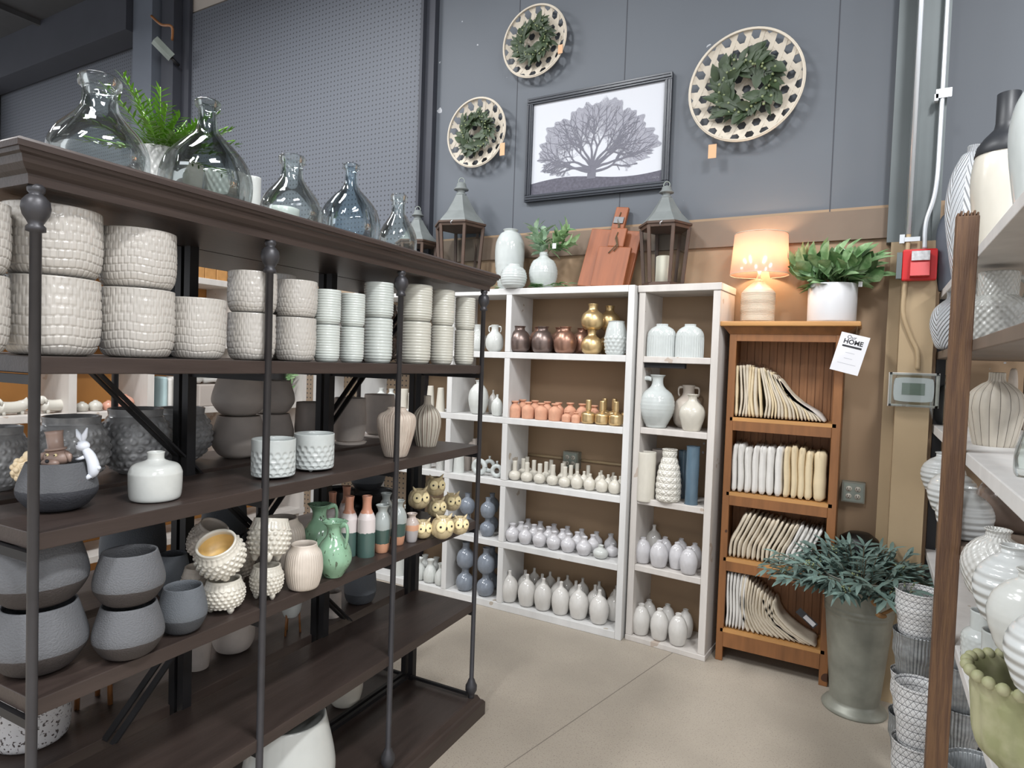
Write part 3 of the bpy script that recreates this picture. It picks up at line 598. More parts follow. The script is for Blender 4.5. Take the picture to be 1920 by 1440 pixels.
# ================================================================ iron and wood racks A, B
SP = [.672, 1.228, 1.80, 2.378]; S0, S1 = .646, 2.415
ZR = [.505, .865, 1.19, 1.53]
def make_rack(flip, label):
    root = empty('display_rack', rp(0, 0, 0), _a)
    tag(root, label, 'rack')
    # local x = -u (towards the aisle), y = s
    sx = -1 if flip else 1; off = -.70 if flip else 0
    def X(u): return off-sx*u if not flip else off+u
    def ub(b, u0, u1, s0, s1, z0, z1): b.box((X(u0), s0, z0), (X(u1), s1, z1))
    DEP = .345
    def slab(name, z0, prof):
        b = MB(); vs = []; fs = []
        for (e, z) in prof: vs += [(X(-e), S0-e+.0, z), (X(DEP), S0-e, z), (X(DEP), S1+e, z), (X(-e), S1+e, z)]
        n = len(prof)
        for i in range(n-1):
            for k in range(4): fs.append((i*4+k, i*4+(k+1) % 4, i*4+4+(k+1) % 4, i*4+4+k))
        fs.append((3, 2, 1, 0)); fs.append(tuple((n-1)*4+k for k in range(4)))
        b.add(vs, fs); return b.build(name, 'rack_wood', root, fix=True)
    slab('cornice', 0, [(-.012, 1.848), (-.008, 1.848), (-.006, 1.866), (.002, 1.872), (.010, 1.882), (.014, 1.895), (.02, 1.898), (.022, 1.905), (.026, 1.905), (.026, 1.916), (.02, 1.922)])
    slab('plinth', 0, [(.022, 0), (.022, .055), (.014, .066), (.006, .07), (.0, .082), (-.004, .09), (-.012, .092)])
    for z in ZR:
        b = MB(); ub(b, .018, .325, S0+.03, S1-.035, z-.034, z); bev(b.build('shelf_board', 'rack_wood', root), .002)
    for s in SP:
        b = MB(); b.lathe([(0, .085), (.015, .085), (.012, .10), (.016, .108), (.025, .125), (.025, .145), (.017, .16), (.014, .17), (.0098, .176), (.0098, 1.762), (.0165, 1.764), (.0165, 1.772), (.012, 1.777), (.0155, 1.784), (.022, 1.795), (.0245, 1.807), (.0225, 1.82), (.0155, 1.829), (.0105, 1.833), (.0145, 1.838), (.015, 1.844), (.012, 1.85), (0, 1.85)], 20, M=Matrix.Translation((X(.018), s, 0)))
        b.build('pole', 'rack_metal', root)
        b = MB(); ub(b, .318, .343, s-.014, s+.014, .09, 1.848); b.build('back_post', 'dark_metal', root)
        for z in ZR:
            b = MB(); b.bar((X(.02), s, z-.045), (X(.33), s, z-.045), .012, .018); b.build('cross_bar', 'dark_metal', root)
    b = MB(); b.bar((X(.332), .66, 1.80), (X(.332), 1.95, .51), .022, .005); b.build('brace', 'dark_metal', root)
    b = MB(); b.bar((X(.332), 1.02, .50), (X(.332), 2.33, 1.81), .022, .005); b.build('brace', 'dark_metal', root)
    b = MB(); b.bar((X(.335), S0, .115), (X(.335), S1-.03, .115), .015); b.bar((X(.02), S1-.06, .115), (X(.335), S1-.06, .115), .012); b.build('base_rail', 'dark_metal', root)
    return root
make_rack(False, 'dark wood and iron display rack in front, facing the aisle')
make_rack(True, 'second dark rack standing back to back behind the front rack')
# ================================================================ right hand rack
rr = empty('display_rack', (.245, 1.6, 0)); tag(rr, 'tall reclaimed wood rack of white and brown boards at the right edge', 'rack')
RX = .245; RZ = [(.735, .035, 'white_wood'), (1.04, .03, 'rack_board'), (1.325, .04, 'white_wood'), (1.665, .035, 'rack_board'), (1.945, .035, 'white_wood')]
for z, t, m in RZ:
    b = MB(); b.box((.012, -.5, z-t), (.38, 2.04, z)); bev(b.build('shelf_board', m, rr))
b = MB()
po = AX(1797, 900, RX)
b.box((-.045, po.y-1.6-.035, 0), (.012, po.y-1.6+.02, 2.035)); n = 7
for i in range(n): x = -.045+.057*i/n; b.box((x, po.y-1.6-.035, 2.03), (x+.006, po.y-1.6+.02, 2.045+.006*(i % 2)))
bev(b.build('post', 'post_wood', rr))
for y in (1.98, 1.1, -.45): b = MB(); b.box((.345, y, 0), (.38, y+.04, 2.0)); b.build('back_post', 'rack_board', rr)
b = MB(); b.box((.013, 1.99, 0), (.05, 2.03, 1.93)); b.build('back_post', 'dark_metal', rr)
b = MB(); A = AZ(960, 1430, 0); B_ = AZ(1245, 1235, 0); d_ = (B_-A).normalized(); b.bar(A-d_*1.5+Vector((0, 0, .0002)), B_+d_*.2+Vector((0, 0, .0002)), .004, .001); struct('trim_11', b, mat('floor_seam', (128, 120, 110), .8))
# ================================================================ placing helpers
def wd(px, P): return px*dep(P)/FPX
def rackpos(px, py, w, marg=.03, u=None):
    R = .03
    for _ in range(6):
        uu = (marg+R) if u is None else u
        P = RK(px, py, uu); R = wd(w, P)/2
    return P, 2*R
def basepos(px, yb, w, z, wb=.7):
    P = AZ(px, yb, z); Wd = wd(w, P)
    d = Vector((P.x, P.y, 0)).normalized(); P = P+d*(Wd*wb/2); Wd = wd(w, P); P.z = z; return P, Wd
def ypos(px, py, w, y):
    P = AY(px, py, y); return P, wd(w, P)
EPS = .0008
# ---- rack A, second shelf: stacks of embossed pots
def stack(kind, m, px, w, hs, label, group, pos, marg=.03, u=None, dx=(0, 0), name='planter'):
    P, Wd = rackpos(px, 600, w, marg, u); z = 1.53+EPS
    names = [('single '+label+', '+pos) if len(hs) == 1 else ('lower '+label+' of the stack '+pos), 'upper '+label+' of the stack '+pos]
    for i, h in enumerate(hs):
        Hh = wd(h, P); vz(name, kind, m, (P.x+dx[i]*Wd, P.y, z), Wd*(1.02 if i else 1), Hh, names[i], 'planter', group); z += Hh+EPS
G1 = 'white brick textured planters'
stack('brick_pot', 'brick_glaze', -52, 150, (146, 134), 'large white brick textured planter', G1, 'cut by the left edge of view')
stack('brick_pot', 'brick_glaze', 97, 160, (143, 128), 'large white brick textured planter', G1, 'behind the first iron pole')
stack('brick_pot', 'brick_glaze', 247, 131, (126, 108), 'large white brick textured planter', G1, 'second right of the first pole')
stack('brick_pot', 'brick_glaze', 360, 101, (112,), 'white brick textured planter', G1, 'standing alone mid shelf')
stack('brick_pot_small', 'brick_glaze', 474, 86, (86, 76), 'small white brick textured planter', G1, 'left of the second pole')
stack('brick_pot_small', 'brick_glaze', 512, 80, (84, 74), 'small white brick textured planter', G1, 'tucked behind the second pole', u=.24)
stack('brick_pot_small', 'brick_glaze', 557, 74, (80, 68), 'small white brick textured planter', G1, 'right of the second pole')
G2 = 'white ribbed planters'
stack('ring_pot', 'ring_glaze_cool', 615, 48, (68, 65), 'white ringed pot', G2, 'next to the brick pots')
stack('ring_pot', 'ring_glaze_cool', 662, 45, (65, 62), 'white ringed pot', G2, 'second from the brick pots')
stack('ring_pot', 'ring_glaze_cool', 711, 54, (82, 66), 'wider white ringed pot', G2, 'left of the third pole')
stack('ring_pot', 'ring_glaze', 782, 57, (77, 68), 'cream ringed pot', G2, 'right of the third pole')
stack('ring_pot', 'ring_glaze', 831, 43, (71, 66), 'cream ringed pot', G2, 'middle of the end bay')
stack('ring_pot', 'ring_glaze', 873, 37, (64, 60), 'cream ringed pot', G2, 'nearest the rack end')
P, Wd = rackpos(322, 550, 60, u=.52); vz('planter', 'taper_pot', 'charcoal_small', (P.x, P.y, 1.53+EPS), Wd*1.3, .25, 'dark grey pot on the rear rack, behind the lone brick planter', 'planter')
P, Wd = rackpos(705, 560, 76, u=.50); vz('planter', 'hobnail', 'brown_glaze', (P.x, P.y, 1.53+EPS), .24, .25, 'large shiny brown studded pot behind the white ringed pots', 'planter')
# ---- rack A and B, third shelf (z 1.19)
Z3 = 1.19+EPS
P, Wd = basepos(108, 962, 130, Z3, .6); BOWL = P.copy(); BW = Wd
vz('planter', 'belly_pot', 'charcoal_bowl', P, Wd, wd(90, P), 'charcoal bowl planter with clay animals perched on its rim', 'planter')
P, Wd = basepos(291, 943, 91, Z3, .8)
vz('vase', 'bottle_vase', 'white_glaze', P, Wd, wd(89, P), 'plain glossy white squat bottle vase alone on the middle shelf', 'vase')
for px, yb, w, h, l in ((512, 900, 79, 72, 'white scale textured footed pot left, behind the second iron pole'), (588, 885, 73, 68, 'white scale textured footed pot right of the second iron pole')):
    P, Wd = basepos(px, yb, w, Z3, .8); P.z += .06*wd(h, P)
    vz('planter', 'scale_pot', 'cool_glaze', P, Wd, wd(h-4, P), l, 'planter', 'white scale textured pots', parts='nub')
P, Wd = basepos(749, 860, 72, Z3, .6); vz('vase', 'rib_vase', 'tan_streak', P, Wd, wd(92, P), 'tan streaked shouldered vase behind the third iron pole', 'vase')
P, Wd = basepos(799, 838, 51, Z3, .6); vz('vase', 'flute_vase', 'brown_white_rib', P, Wd, wd(94, P), 'brown and white fluted bottle vase on the middle shelf end', 'vase')
UB = 0.37
def rb(px, w, h, z, u, kind, m, label, cat='planter', name='planter', group=None, py=850, **k):
    P, Wd = rackpos(px, py, w, u=u); P.z = z+EPS; return vz(name, kind, m, P, Wd, wd(h, P), label, cat, group, **k), P, Wd
GD = 'grey dimpled planters'
rb(8, 98, 118, 1.19, .50, 'dimple_pot', 'dimple_grey', 'glossy grey dimpled planter partly cut off at the left edge', group=GD)
rb(130, 124, 124, 1.19, .47, 'dimple_pot', 'dimple_grey', 'glossy grey dimpled planter behind the charcoal animal bowl', group=GD)
rb(250, 120, 120, 1.19, .48, 'dimple_pot', 'dimple_grey', 'glossy grey dimpled planter behind the plain white vase', group=GD)
rb(350, 108, 100, 1.19, .55, 'dimple_pot', 'dimple_grey', 'glossy grey dimpled planter beside the stacked matte grey pots', group=GD)
GG = 'matte grey planters'
o, P, Wd = rb(436, 98, 78, 1.19, .50, 'belly_pot', 'matte_grey', 'lower matte grey round planter in the stack left of second pole', group=GG)
o.location.z += 0; vz('planter', 'belly_pot', 'matte_grey', (P.x, P.y, 1.19+wd(78, P)+2*EPS), Wd, wd(72, P), 'upper matte grey round planter in the stack left of second pole', 'planter', GG)
o, P, Wd = rb(510, 78, 64, 1.19, .58, 'belly_pot', 'matte_grey', 'lower matte grey planter in the stack behind the white footed pots', group=GG)
vz('planter', 'belly_pot', 'matte_grey', (P.x, P.y, 1.19+wd(64, P)+2*EPS), Wd, wd(62, P), 'upper matte grey planter in the stack behind the white footed pots', 'planter', GG)
for px, w, h, u, l in ((583, 62, 78, .50, 'matte grey pot behind the rack posts'), (654, 62, 80, .46, 'matte grey pot on a saucer right of the rack posts'), (709, 60, 74, .52, 'matte grey pot on a saucer behind the tan vase')):
    o, P, Wd = rb(px, w, h, 1.20, u, 'taper_pot' if px < 700 else 'grey_pot', 'matte_grey', l, group=GG)
    b = MB(); b.lathe([(0, -.10), (.44, -.10), (.52, -.02), (.5, -.02), (.46, -.004), (0, -.004)], 36); link('saucer', b.mesh('s'), 'matte_grey', o)
# clay animals on the bowl
def blob(b, c, r, sc=(1, 1, 1), n=14): b.sphere(c, r, n, sc)
rt = BOWL+Vector((0, 0, wd(90, BOWL)))
toR = Vector((cos(_yaw), sin(_yaw), 0)); toC = Vector((-BOWL.x, -BOWL.y, 0)).normalized()
R0 = BW*.40
rabbit = empty('rabbit_figurine', rt+toR*(R0+.004)-Vector((0, 0, .0))); rabbit.rotation_euler[2] = _yaw
tag(rabbit, 'small white rabbit figurine hanging on the charcoal bowl rim', 'figurine')
b = MB()   # body: local x to the right in view, z up ; hugging the rim from outside
b.tube(crom3([(-.006, 0, .028), (.004, 0, .016), (.012, 0, -.004), (.013, 0, -.02), (.008, 0, -.03)], 12), [.007, .0085, .0095, .0105, .011, .0115, .012, .012, .0115, .0105, .009, .006], 12)
blob(b, (-.011, 0, .036), .0125, (1.15, .95, .95)); blob(b, (-.020, 0, .033), .006)
b.tube([(-.004, -.006, .012), (-.013, -.007, .008), (-.022, -.005, .006)], [.0038, .0034, .003], 8); b.tube([(-.004, .006, .012), (-.013, .007, .008), (-.022, .005, .006)], [.0038, .0034, .003], 8)
b.tube([(.010, -.006, -.028), (.004, -.007, -.034), (-.006, -.007, -.042)], [.006, .0045, .0035], 8); b.tube([(.010, .006, -.028), (.004, .007, -.034), (-.006, .007, -.040)], [.006, .0045, .0035], 8)
blob(b, (.024, 0, -.012), .005); b.build('body', 'rabbit_white', rabbit)
for ex, ez in ((-.026, .072), (-.002, .076)):
    b = MB(); b.tube([(-.011, 0, .044), ((-.011+ex)/2-.001, -.001, .058), (ex, 0, ez)], [.0035, .0062, .0015], 10); b.build('ear', 'rabbit_white', rabbit)
b = MB(); blob(b, (-.018, -.009, .040), .0018, n=8); b.build('eye', 'ink', rabbit)
dog = empty('dog_figurine', rt+Vector((0, 0, -.012))+toC*.012); dog.rotation_euler[2] = _yaw
tag(dog, 'brown clay dog head in a top hat peeking over the bowl', 'figurine')
b = MB(); blob(b, (0, 0, .022), .026, (1.1, .9, .72)); blob(b, (-.004, -.018, .012), .017, (1.15, .7, .6)); b.build('head', 'figure_brown', dog)
b = MB(); b.lathe([(0, .04), (.020, .04), (.021, .044), (.015, .046), (.016, .075), (.018, .082), (0, .083)], 20, M=Matrix.Translation((0, 0, -.002)) @ Matrix.Rotation(-.12, 4, 'Y')); b.build('top_hat', 'figure_brown', dog)
for s in (-1, 1):
    b = MB(); b.tube([(s*.018, -.004, .034), (s*.028, -.006, .028), (s*.030, -.006, .014)], [.004, .006, .003], 8); b.build('ear', 'figure_brown', dog)
    b = MB(); blob(b, (s*.009, -.021, .030), .0035, n=10); e = b.build('eye', 'owl_face', dog); b = MB(); blob(b, (s*.009, -.0245, .030), .0016, n=8); b.build('pupil', 'ink', e)
b = MB(); blob(b, (-.002, -.031, .018), .004, n=10); b.build('nose', 'ink', dog)
chick = empty('lamb_figurine', rt-toR*(R0+.006)+Vector((0, 0, -.004))); chick.rotation_euler[2] = _yaw
tag(chick, 'cream woolly lamb figurine clinging to the left of the charcoal bowl', 'figurine')
b = MB(); blob(b, (-.006, 0, -.018), .026, (.95, .8, 1.05), 18)
for i in range(34):
    t = i*2.4; z = 1-2*(i+.5)/34; r = sqrt(1-z*z); blob(b, (-.006+.022*r*cos(t), .018*r*sin(t), -.018+.025*z), .0075, n=8)
b.build('body', 'figure_cream', chick)
b = MB(); blob(b, (.004, -.004, .012), .011, (1, .8, 1.2)); b.build('head', 'figure_cream', chick)
b = MB(); b.tube([(.008, -.01, .0), (.02, -.01, -.004), (.030, -.008, -.002)], [.006, .005, .004], 8); b.build('leg', 'figure_cream', chick)
b = MB(); b.tube([(-.006, 0, -.04), (-.012, 0, -.05), (-.018, 0, -.052)], [.006, .005, .003], 8); b.build('leg', 'figure_cream', chick)
# ---- rack A, fourth shelf (z .865)
Z4 = .865+EPS
GC = 'charcoal belly planters'
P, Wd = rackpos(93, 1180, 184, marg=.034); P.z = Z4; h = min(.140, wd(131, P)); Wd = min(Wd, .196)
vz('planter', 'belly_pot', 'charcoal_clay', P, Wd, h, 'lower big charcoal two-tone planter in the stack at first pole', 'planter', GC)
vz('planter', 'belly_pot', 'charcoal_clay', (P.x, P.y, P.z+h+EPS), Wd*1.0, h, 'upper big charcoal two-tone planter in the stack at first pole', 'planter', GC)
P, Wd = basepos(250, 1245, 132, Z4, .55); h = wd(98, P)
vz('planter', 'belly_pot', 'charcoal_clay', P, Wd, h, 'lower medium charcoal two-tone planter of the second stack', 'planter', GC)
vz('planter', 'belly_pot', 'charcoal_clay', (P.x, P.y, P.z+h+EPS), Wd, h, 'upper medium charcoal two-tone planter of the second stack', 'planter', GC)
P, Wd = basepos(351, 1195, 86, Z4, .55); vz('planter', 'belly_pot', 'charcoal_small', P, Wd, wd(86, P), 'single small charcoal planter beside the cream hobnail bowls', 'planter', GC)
P, Wd = rackpos(326, 1100, 70, u=.285); P.z = Z4; vz('planter', 'belly_pot', 'charcoal_small', P, Wd, wd(84, P), 'small charcoal planter hidden behind the front small one', 'planter', GC)
GH = 'cream hobnail footed planters'
def hob(px, yb, w, h, label, z=None, tilt=None, m='cream_glaze', u=None):
    if u is not None: P, Wd = rackpos(px, yb, w, u=u); P.z = Z4 if z is None else z
    else: P, Wd = basepos(px, yb, w, Z4, .6)
    hh = wd(h, P); P.z = P.z+.15*hh
    o = vz('planter', 'hobnail', m, P, Wd, hh, label, 'planter', GH, parts='tripod', tilt=tilt, rz=.5)
    return o, P, Wd, hh
def lean(ax, ang, P, o, dz=0):
    o.rotation_euler = Matrix.Rotation(ang, 3, ax).to_euler(); o.location.z += dz
o, P, Wd, hh = hob(428, 1157, 82, 54, 'cream hobnail footed bowl at the front, lower one')
o2, P2, _, _ = hob(431, 1092, 84, 56, 'cream hobnail bowl tipped forward showing its golden inside')
o2.location = P+Vector((0, 0, hh+.030)); o2.rotation_euler = (Matrix.Rotation(radians(30), 3, toR) @ Matrix.Rotation(radians(2), 3, toC)).to_euler()
b = MB(); b.lathe([(0, .35), (.30, .35), (.385, .6), (.40, .8), (.375, .97), (.37, .97), (.37, .8), (.28, .4), (0, .4)], 40); link('gold_lining', b.mesh('l'), 'pot_inside_gold', o2)
o, P, Wd, hh = hob(508, 1130, 70, 54, 'cream hobnail footed bowl right of the second pole, lower one')
o2, _, _, _ = hob(512, 1058, 76, 58, 'cream hobnail footed bowl leaning on the lower one by second pole')
o2.location = P+Vector((0, 0, hh+.026)); o2.rotation_euler = Matrix.Rotation(radians(-14), 3, toR).to_euler()
o, P, Wd, hh = hob(362, 1090, 74, 56, 'shaded cream hobnail bowl low behind the front bowls', u=.22, z=Z4, m='cream_bisque')  # rear hobnail bowls get a duller cream, their shade put into the colour
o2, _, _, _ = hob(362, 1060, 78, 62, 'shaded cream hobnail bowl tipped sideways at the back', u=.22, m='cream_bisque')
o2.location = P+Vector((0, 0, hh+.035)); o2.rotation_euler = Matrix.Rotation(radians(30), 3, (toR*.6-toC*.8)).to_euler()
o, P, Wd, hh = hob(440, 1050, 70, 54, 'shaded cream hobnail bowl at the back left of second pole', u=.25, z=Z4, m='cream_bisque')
P, Wd = basepos(577, 1112, 77, Z4, .6); vz('vase', 'rib_pot', 'cream_bisque', P, Wd, wd(84, P), 'cream finely ribbed round pot beside the green jug', 'vase')
P, Wd = rackpos(524, 1010, 92, u=.25); P.z = Z4; vz('vase', 'rib_pot', 'cream_bisque', P, Wd, wd(92, P), 'large cream ribbed vase standing behind the hobnail bowls', 'vase')
P, Wd = basepos(633, 1087, 66, Z4, .5); vz('jug', 'green_body', 'green_glaze', P, Wd, wd(104, P), 'front green glazed pitcher with frilled lip and handle', 'jug', rz=_yaw-.5, parts='green')
P, Wd = rackpos(588, 1030, 64, u=.2); P.z = Z4; vz('jug', 'green_body', 'green_glaze', P, Wd, wd(104, P), 'rear green glazed pitcher behind the cream ribbed pot', 'jug', rz=_yaw+.3, parts='green')
GT = 'terracotta, white and green banded bottles'
for px, w, h, u, l in ((685, 33, 112, .09, 'banded bottle with terracotta neck, right of the front green pitcher'), (655, 32, 110, .14, 'banded bottle with terracotta neck, just behind the front green pitcher'), (648, 27, 108, .24, 'banded bottle with terracotta neck, rear row right'), (622, 26, 106, .24, 'banded bottle with terracotta neck, rear row left')):
    rb(px, w, h, .865, u, 'band_bottle', 'band_tall', l, 'bottle', 'banded_bottle', GT, py=1010)
GV = 'grey, green and terracotta banded vases'
for px, w, h, u, l in ((716, 34, 88, .07, 'grey, green and terracotta banded vase left of the third pole'), (747, 33, 82, .08, 'grey, green and terracotta banded vase right of the third pole'), (722, 28, 84, .17, 'grey, green and terracotta banded vase in the second row')):
    rb(px, w, h, .865, u, 'band_amphora', 'band_vase', l, 'vase', 'banded_vase', GV, py=1010)
rb(770, 27, 53, .865, .06, 'band_amphora', 'band_small', 'small grey and peach bottle vase beside the owls', 'vase', 'bud_vase', py=1000)
# owls
def owl(c, Wd, rz, label, fz=1.0, tilt=0):
    t = empty('owl_planter', c); t.rotation_euler = (0, tilt, rz); tag(t, label, 'owl', 'ceramic owls on the dark rack')
    def mk():
        b = MB(); b.lathe([(0, 0), (.22, .02), (.40, .14), (.49, .38), (.48, .60), (.40, .80), (.28, .90), (.27, .93), (.24, .92), (.2, .85), (0, .8)], 60, lambda t_, z, r: .02*(abs(sin(t_*5))-.6)*min(1, r*3), 8); return b.mesh('body')
    body = link('body', getm('owlb', mk), 'owl_body', t); body.scale = (Wd,)*3
    def face(s):
        def f():
            b = MB(); M = Matrix.Translation((s*.20, -.40, .60)) @ Matrix.Rotation(s*.42, 4, 'Z') @ Matrix.Rotation(pi/2-.12, 4, 'X')
            b.lathe([(0, -.03), (.20, -.03), (.22, .0), (.20, .045), (.12, .06), (0, .06)], 24, M=M @ Matrix.Diagonal((1, 1.15, 1, 1))); return b.mesh('f')
        return f
    def pup(s):
        def f():
            b = MB(); M = Matrix.Translation((s*.20+s*.02, -.40, .60)) @ Matrix.Rotation(s*.42, 4, 'Z') @ Matrix.Rotation(pi/2-.12, 4, 'X')
            b.lathe([(0, .05), (.05, .05), (.047, .068), (0, .072)], 14, M=M); return b.mesh('p')
        return f
    def ear(s):
        def f():
            b = MB(); b.tube([(s*.16, -.10, .84), (s*.28, -.14, .96), (s*.36, -.16, 1.10)], [.10, .07, .01], 10); return b.mesh('e')
        return f
    def beak():
        b = MB(); b.tube([(0, -.42, .62), (0, -.52, .56), (0, -.52, .46)], [.03, .045, .008], 8); return b.mesh('k')
    def wing(s):
        def f(): b = MB(); b.sphere((s*.40, .0, .42), .2, 14, (.55, 1.0, 1.3)); return b.mesh('w')
        return f
    for s in (-1, 1):
        e = link('eye', getm(('oe', s), face(s)), 'owl_face', t); e.scale = (Wd,)*3
        q = link('pupil', getm(('op', s), pup(s)), 'black', e)
        e = link('ear', getm(('oa', s), ear(s)), 'owl_body', t); e.scale = (Wd,)*3
        e = link('wing', getm(('ow', s), wing(s)), 'owl_body', t); e.scale = (Wd,)*3
    e = link('beak', getm('ok', beak), 'black', t); e.scale = (Wd,)*3
    return t
OW = [(792, 1012, 36, 0, 'front row owl beside the peach bottle'), (829, 1013, 44, 0, 'front row owl in the middle, the largest'), (861, 1004, 35, 0, 'front row owl at the shelf end'), (818, 985, 36, .19, 'owl half hidden behind the middle front owl'), (846, 975, 34, .2, 'owl peeking behind the end owl')]
for px, yb, w, u, l in OW:
    if u: P, Wd = rackpos(px, 990, w, u=u); P.z = Z4
    else: P, Wd = basepos(px, yb, w, Z4, .6)
    owl(P, Wd, _yaw+.45, l)
    if px == 792: o1 = P, Wd
    if px == 818: o2 = P, Wd
for (px, py, w, u, l) in ((785, 950, 40, .16, 'top left owl sitting on the others'), (815, 940, 38, .21, 'topmost owl, right of the other raised owl')):
    P, Wd = rackpos(px, py, w, u=u); P.z = Z4+.074 if px == 785 else Z4+.088; owl(P, Wd, _yaw+.45, l)
# ---- rear rack, fourth shelf
rb(690, 92, 34, .865, .52, 'wide_bowl', 'black', 'wide black bowl on the rear rack behind the banded bottles', 'bowl', 'bowl', py=960)
o, P, Wd = rb(688, 70, 44, .865+.09, .52, 'wide_bowl', 'charcoal_small', 'dark ribbed bowl stacked on the wide black bowl', 'bowl', 'bowl', py=940)
rb(640, 60, 52, .865, .54, 'taper_pot', 'black', 'black pot on the rear rack behind the green pitchers', py=950)
rb(420, 80, 90, .865, .54, 'grey_pot', 'charcoal_small', 'dark pot in shadow on the rear rack behind the hobnail bowls', py=1020)
rb(250, 110, 100, .865, .56, 'grey_pot', 'charcoal_small', 'dark pot in shadow on the rear rack behind the charcoal stacks', py=1040)
# ---- rear rack, fifth shelf (z .505)
def b5(px, yb, w, h, kind, m, label, cat='planter', name='planter', z=.505, wb=.7, **k):
    P, Wd = basepos(px, yb, w, z+EPS, wb); return vz(name, kind, m, P, Wd, wd(h, P), label, cat, **k), P, Wd
b5(58, 1408, 125, 130, 'olive_pot', 'speckle', 'white speckled pot under the charcoal planters at far left')
b5(370, 1258, 50, 58, 'cup', 'matte_grey', 'pale grey footed cup seen below the charcoal planters', 'cup', 'cup')
b5(437, 1228, 76, 72, 'grey_pot', 'matte_grey', 'rounded pale grey bowl planter below the hobnail bowls')
o, P, Wd = b5(545, 1192, 40, 36, 'wide_bowl', 'white_glaze', 'small white bowl planter on terracotta coloured legs', z=.505)
o.location.z += .06
for i in range(3):
    b = MB(); a = i*2.1; b.tube([(.34*cos(a), .34*sin(a), .5), (.42*cos(a), .42*sin(a), -wd(26, P)/o.scale[2]*0-.06/o.scale[2])], .05, 8); link('leg', b.mesh('l'), 'pine', o)
b5(622, 1158, 34, 46, 'cylinder', 'matte_grey', 'pale grey upright cylinder pot on the rear lower shelf')
b5(692, 1140, 60, 58, 'grey_pot', 'charcoal_small', 'dark charcoal pot on the rear lower shelf near the end')
o, P, Wd = b5(178, 1330, 76, 58, 'wide_bowl', 'matte_grey', 'grey bowl on an orange wooden stand below the charcoal planters', z=.505)
o.location.z += .07
for i in range(3):
    b = MB(); a = i*2.1+.4; b.tube([(.36*cos(a), .36*sin(a), .6), (.40*cos(a), .40*sin(a), -.07/o.scale[2])], .06, 8); link('leg', b.mesh('l'), 'pine', o)
# ---- base shelves
P, Wd = rackpos(548, 1400, 168, u=.165); P.z = .0925; vz('bowl', 'belly_pot', 'white_glaze', P, Wd, .30, 'big glossy white rounded planter on the rack base', 'planter')
b5(648, 1330, 64, 72, 'egg_short', 'cream_glaze', 'cream round pot under the lower shelf, rear rack base', z=.0925)
b5(270, 1400, 150, 70, 'wide_bowl', 'white_glaze', 'wide white basin on the base behind the left poles', 'bowl', 'bowl', z=.0925)
b5(440, 1330, 110, 46, 'wide_bowl', 'white_glaze', 'white basin on the rear rack base, centre', 'bowl', 'bowl', z=.0925)
# ---- on top of the racks (z 1.922)
ZT = 1.922+EPS
def topv(px, ytop, w, u, kind, m, label, cat='vase', name='vase', **k):
    P, Wd = rackpos(px, ytop, w, u=u); ht = P.z-ZT; P.z = ZT; return vz(name, kind, m, P, Wd, ht, label, cat, **k), P, Wd
GJ = 'glass demijohns on the rack top'
for px, yt, w, u, kk, m, l in ((188, 146, 168, .17, 'jug_glass', 'glass_clear', 'largest clear glass demijohn at the left rack end'), (390, 190, 162, .17, 'demijohn', 'glass_smoke', 'smoky green glass demijohn before the leafy fern'), (548, 294, 112, .16, 'jug_glass', 'glass_clear', 'middle clear glass demijohn between two tinted ones'), (659, 309, 112, .16, 'demijohn', 'glass_blue', 'blue grey glass demijohn, fourth along the rack top'), (748, 366, 72, .15, 'jug_glass', 'glass_clear', 'smallest clear glass demijohn nearest the wall')):
    o, P, Wd = topv(px, yt, w, u, kk, m, l, 'glass bottle', 'glass_demijohn', group=GJ)
    if px < 600:
        for a, z in ((-1.9, .36), (-1.2, .5)) if px < 300 else ((-1.6, .3),):
            b = MB(); d = Vector((cos(a+_yaw), sin(a+_yaw), 0)); s = o.scale; zz = z
            r = .488 if z < .45 else .41
            b.add([(d.x*r-d.y*(-.05), d.y*r+d.x*(-.05), zz), (d.x*r-d.y*.05, d.y*r+d.x*.05, zz), (d.x*(r-.012)-d.y*.05, d.y*(r-.012)+d.x*.05, zz+.03), (d.x*(r-.012)-d.y*(-.05), d.y*(r-.012)+d.x*(-.05), zz+.03)], [(0, 1, 2, 3)])
            o.rotation_euler[2] = 0; link('sticker', b.mesh('s'), 'tag_paper', o)
o, P, Wd = topv(306, 281, 74, .42, 'cup', 'hatch_white', 'white textured pot of leafy fern behind the glass bottles', 'potted plant', 'potted_fern'); FERN = (P, Wd, o)
topv(352, 308, 62, .60, 'cup', 'matte_grey', 'pale pot seen through the smoky demijohn, left', 'planter', 'planter')
topv(420, 326, 80, .56, 'cup', 'hatch_white', 'white pot seen through the smoky demijohn, right', 'planter', 'planter')
topv(474, 334, 30, .42, 'cylinder', 'white_glaze', 'narrow white pot right of the smoky demijohn', 'planter', 'planter')
topv(530, 392, 62, .45, 'cup', 'white_glaze', 'white pot seen through the middle clear demijohn', 'planter', 'planter')
# ================================================================ contents of the white units
def attach(ch, par):
    ch.parent = par; ch.matrix_parent_inverse = Matrix.LocRotScale(par.location, par.rotation_euler, par.scale).inverted()
def wrow(items, z, kind, m, name, cat, lab, group, yc=None, py=800, front=3.445, **k):
    """items: (px, width px, height px); one row on one shelf, named from left to right"""
    n = len(items)
    for i, (px, w, h) in enumerate(items):
        y = yc
        if y is None:
            y = front+.03
            for _ in range(4): P, Wd = ypos(px, py, w, y); y = front+Wd/2
        P, Wd = ypos(px, py, w, y)
        pos = ORD[i] if n > 1 else ''
        if n > 2 and i == n-1: pos = 'rightmost'
        vz(name, kind, m, (P.x, P.y, z+EPS), Wd, wd(h, P), lab.replace('#', pos), cat, group, **k)
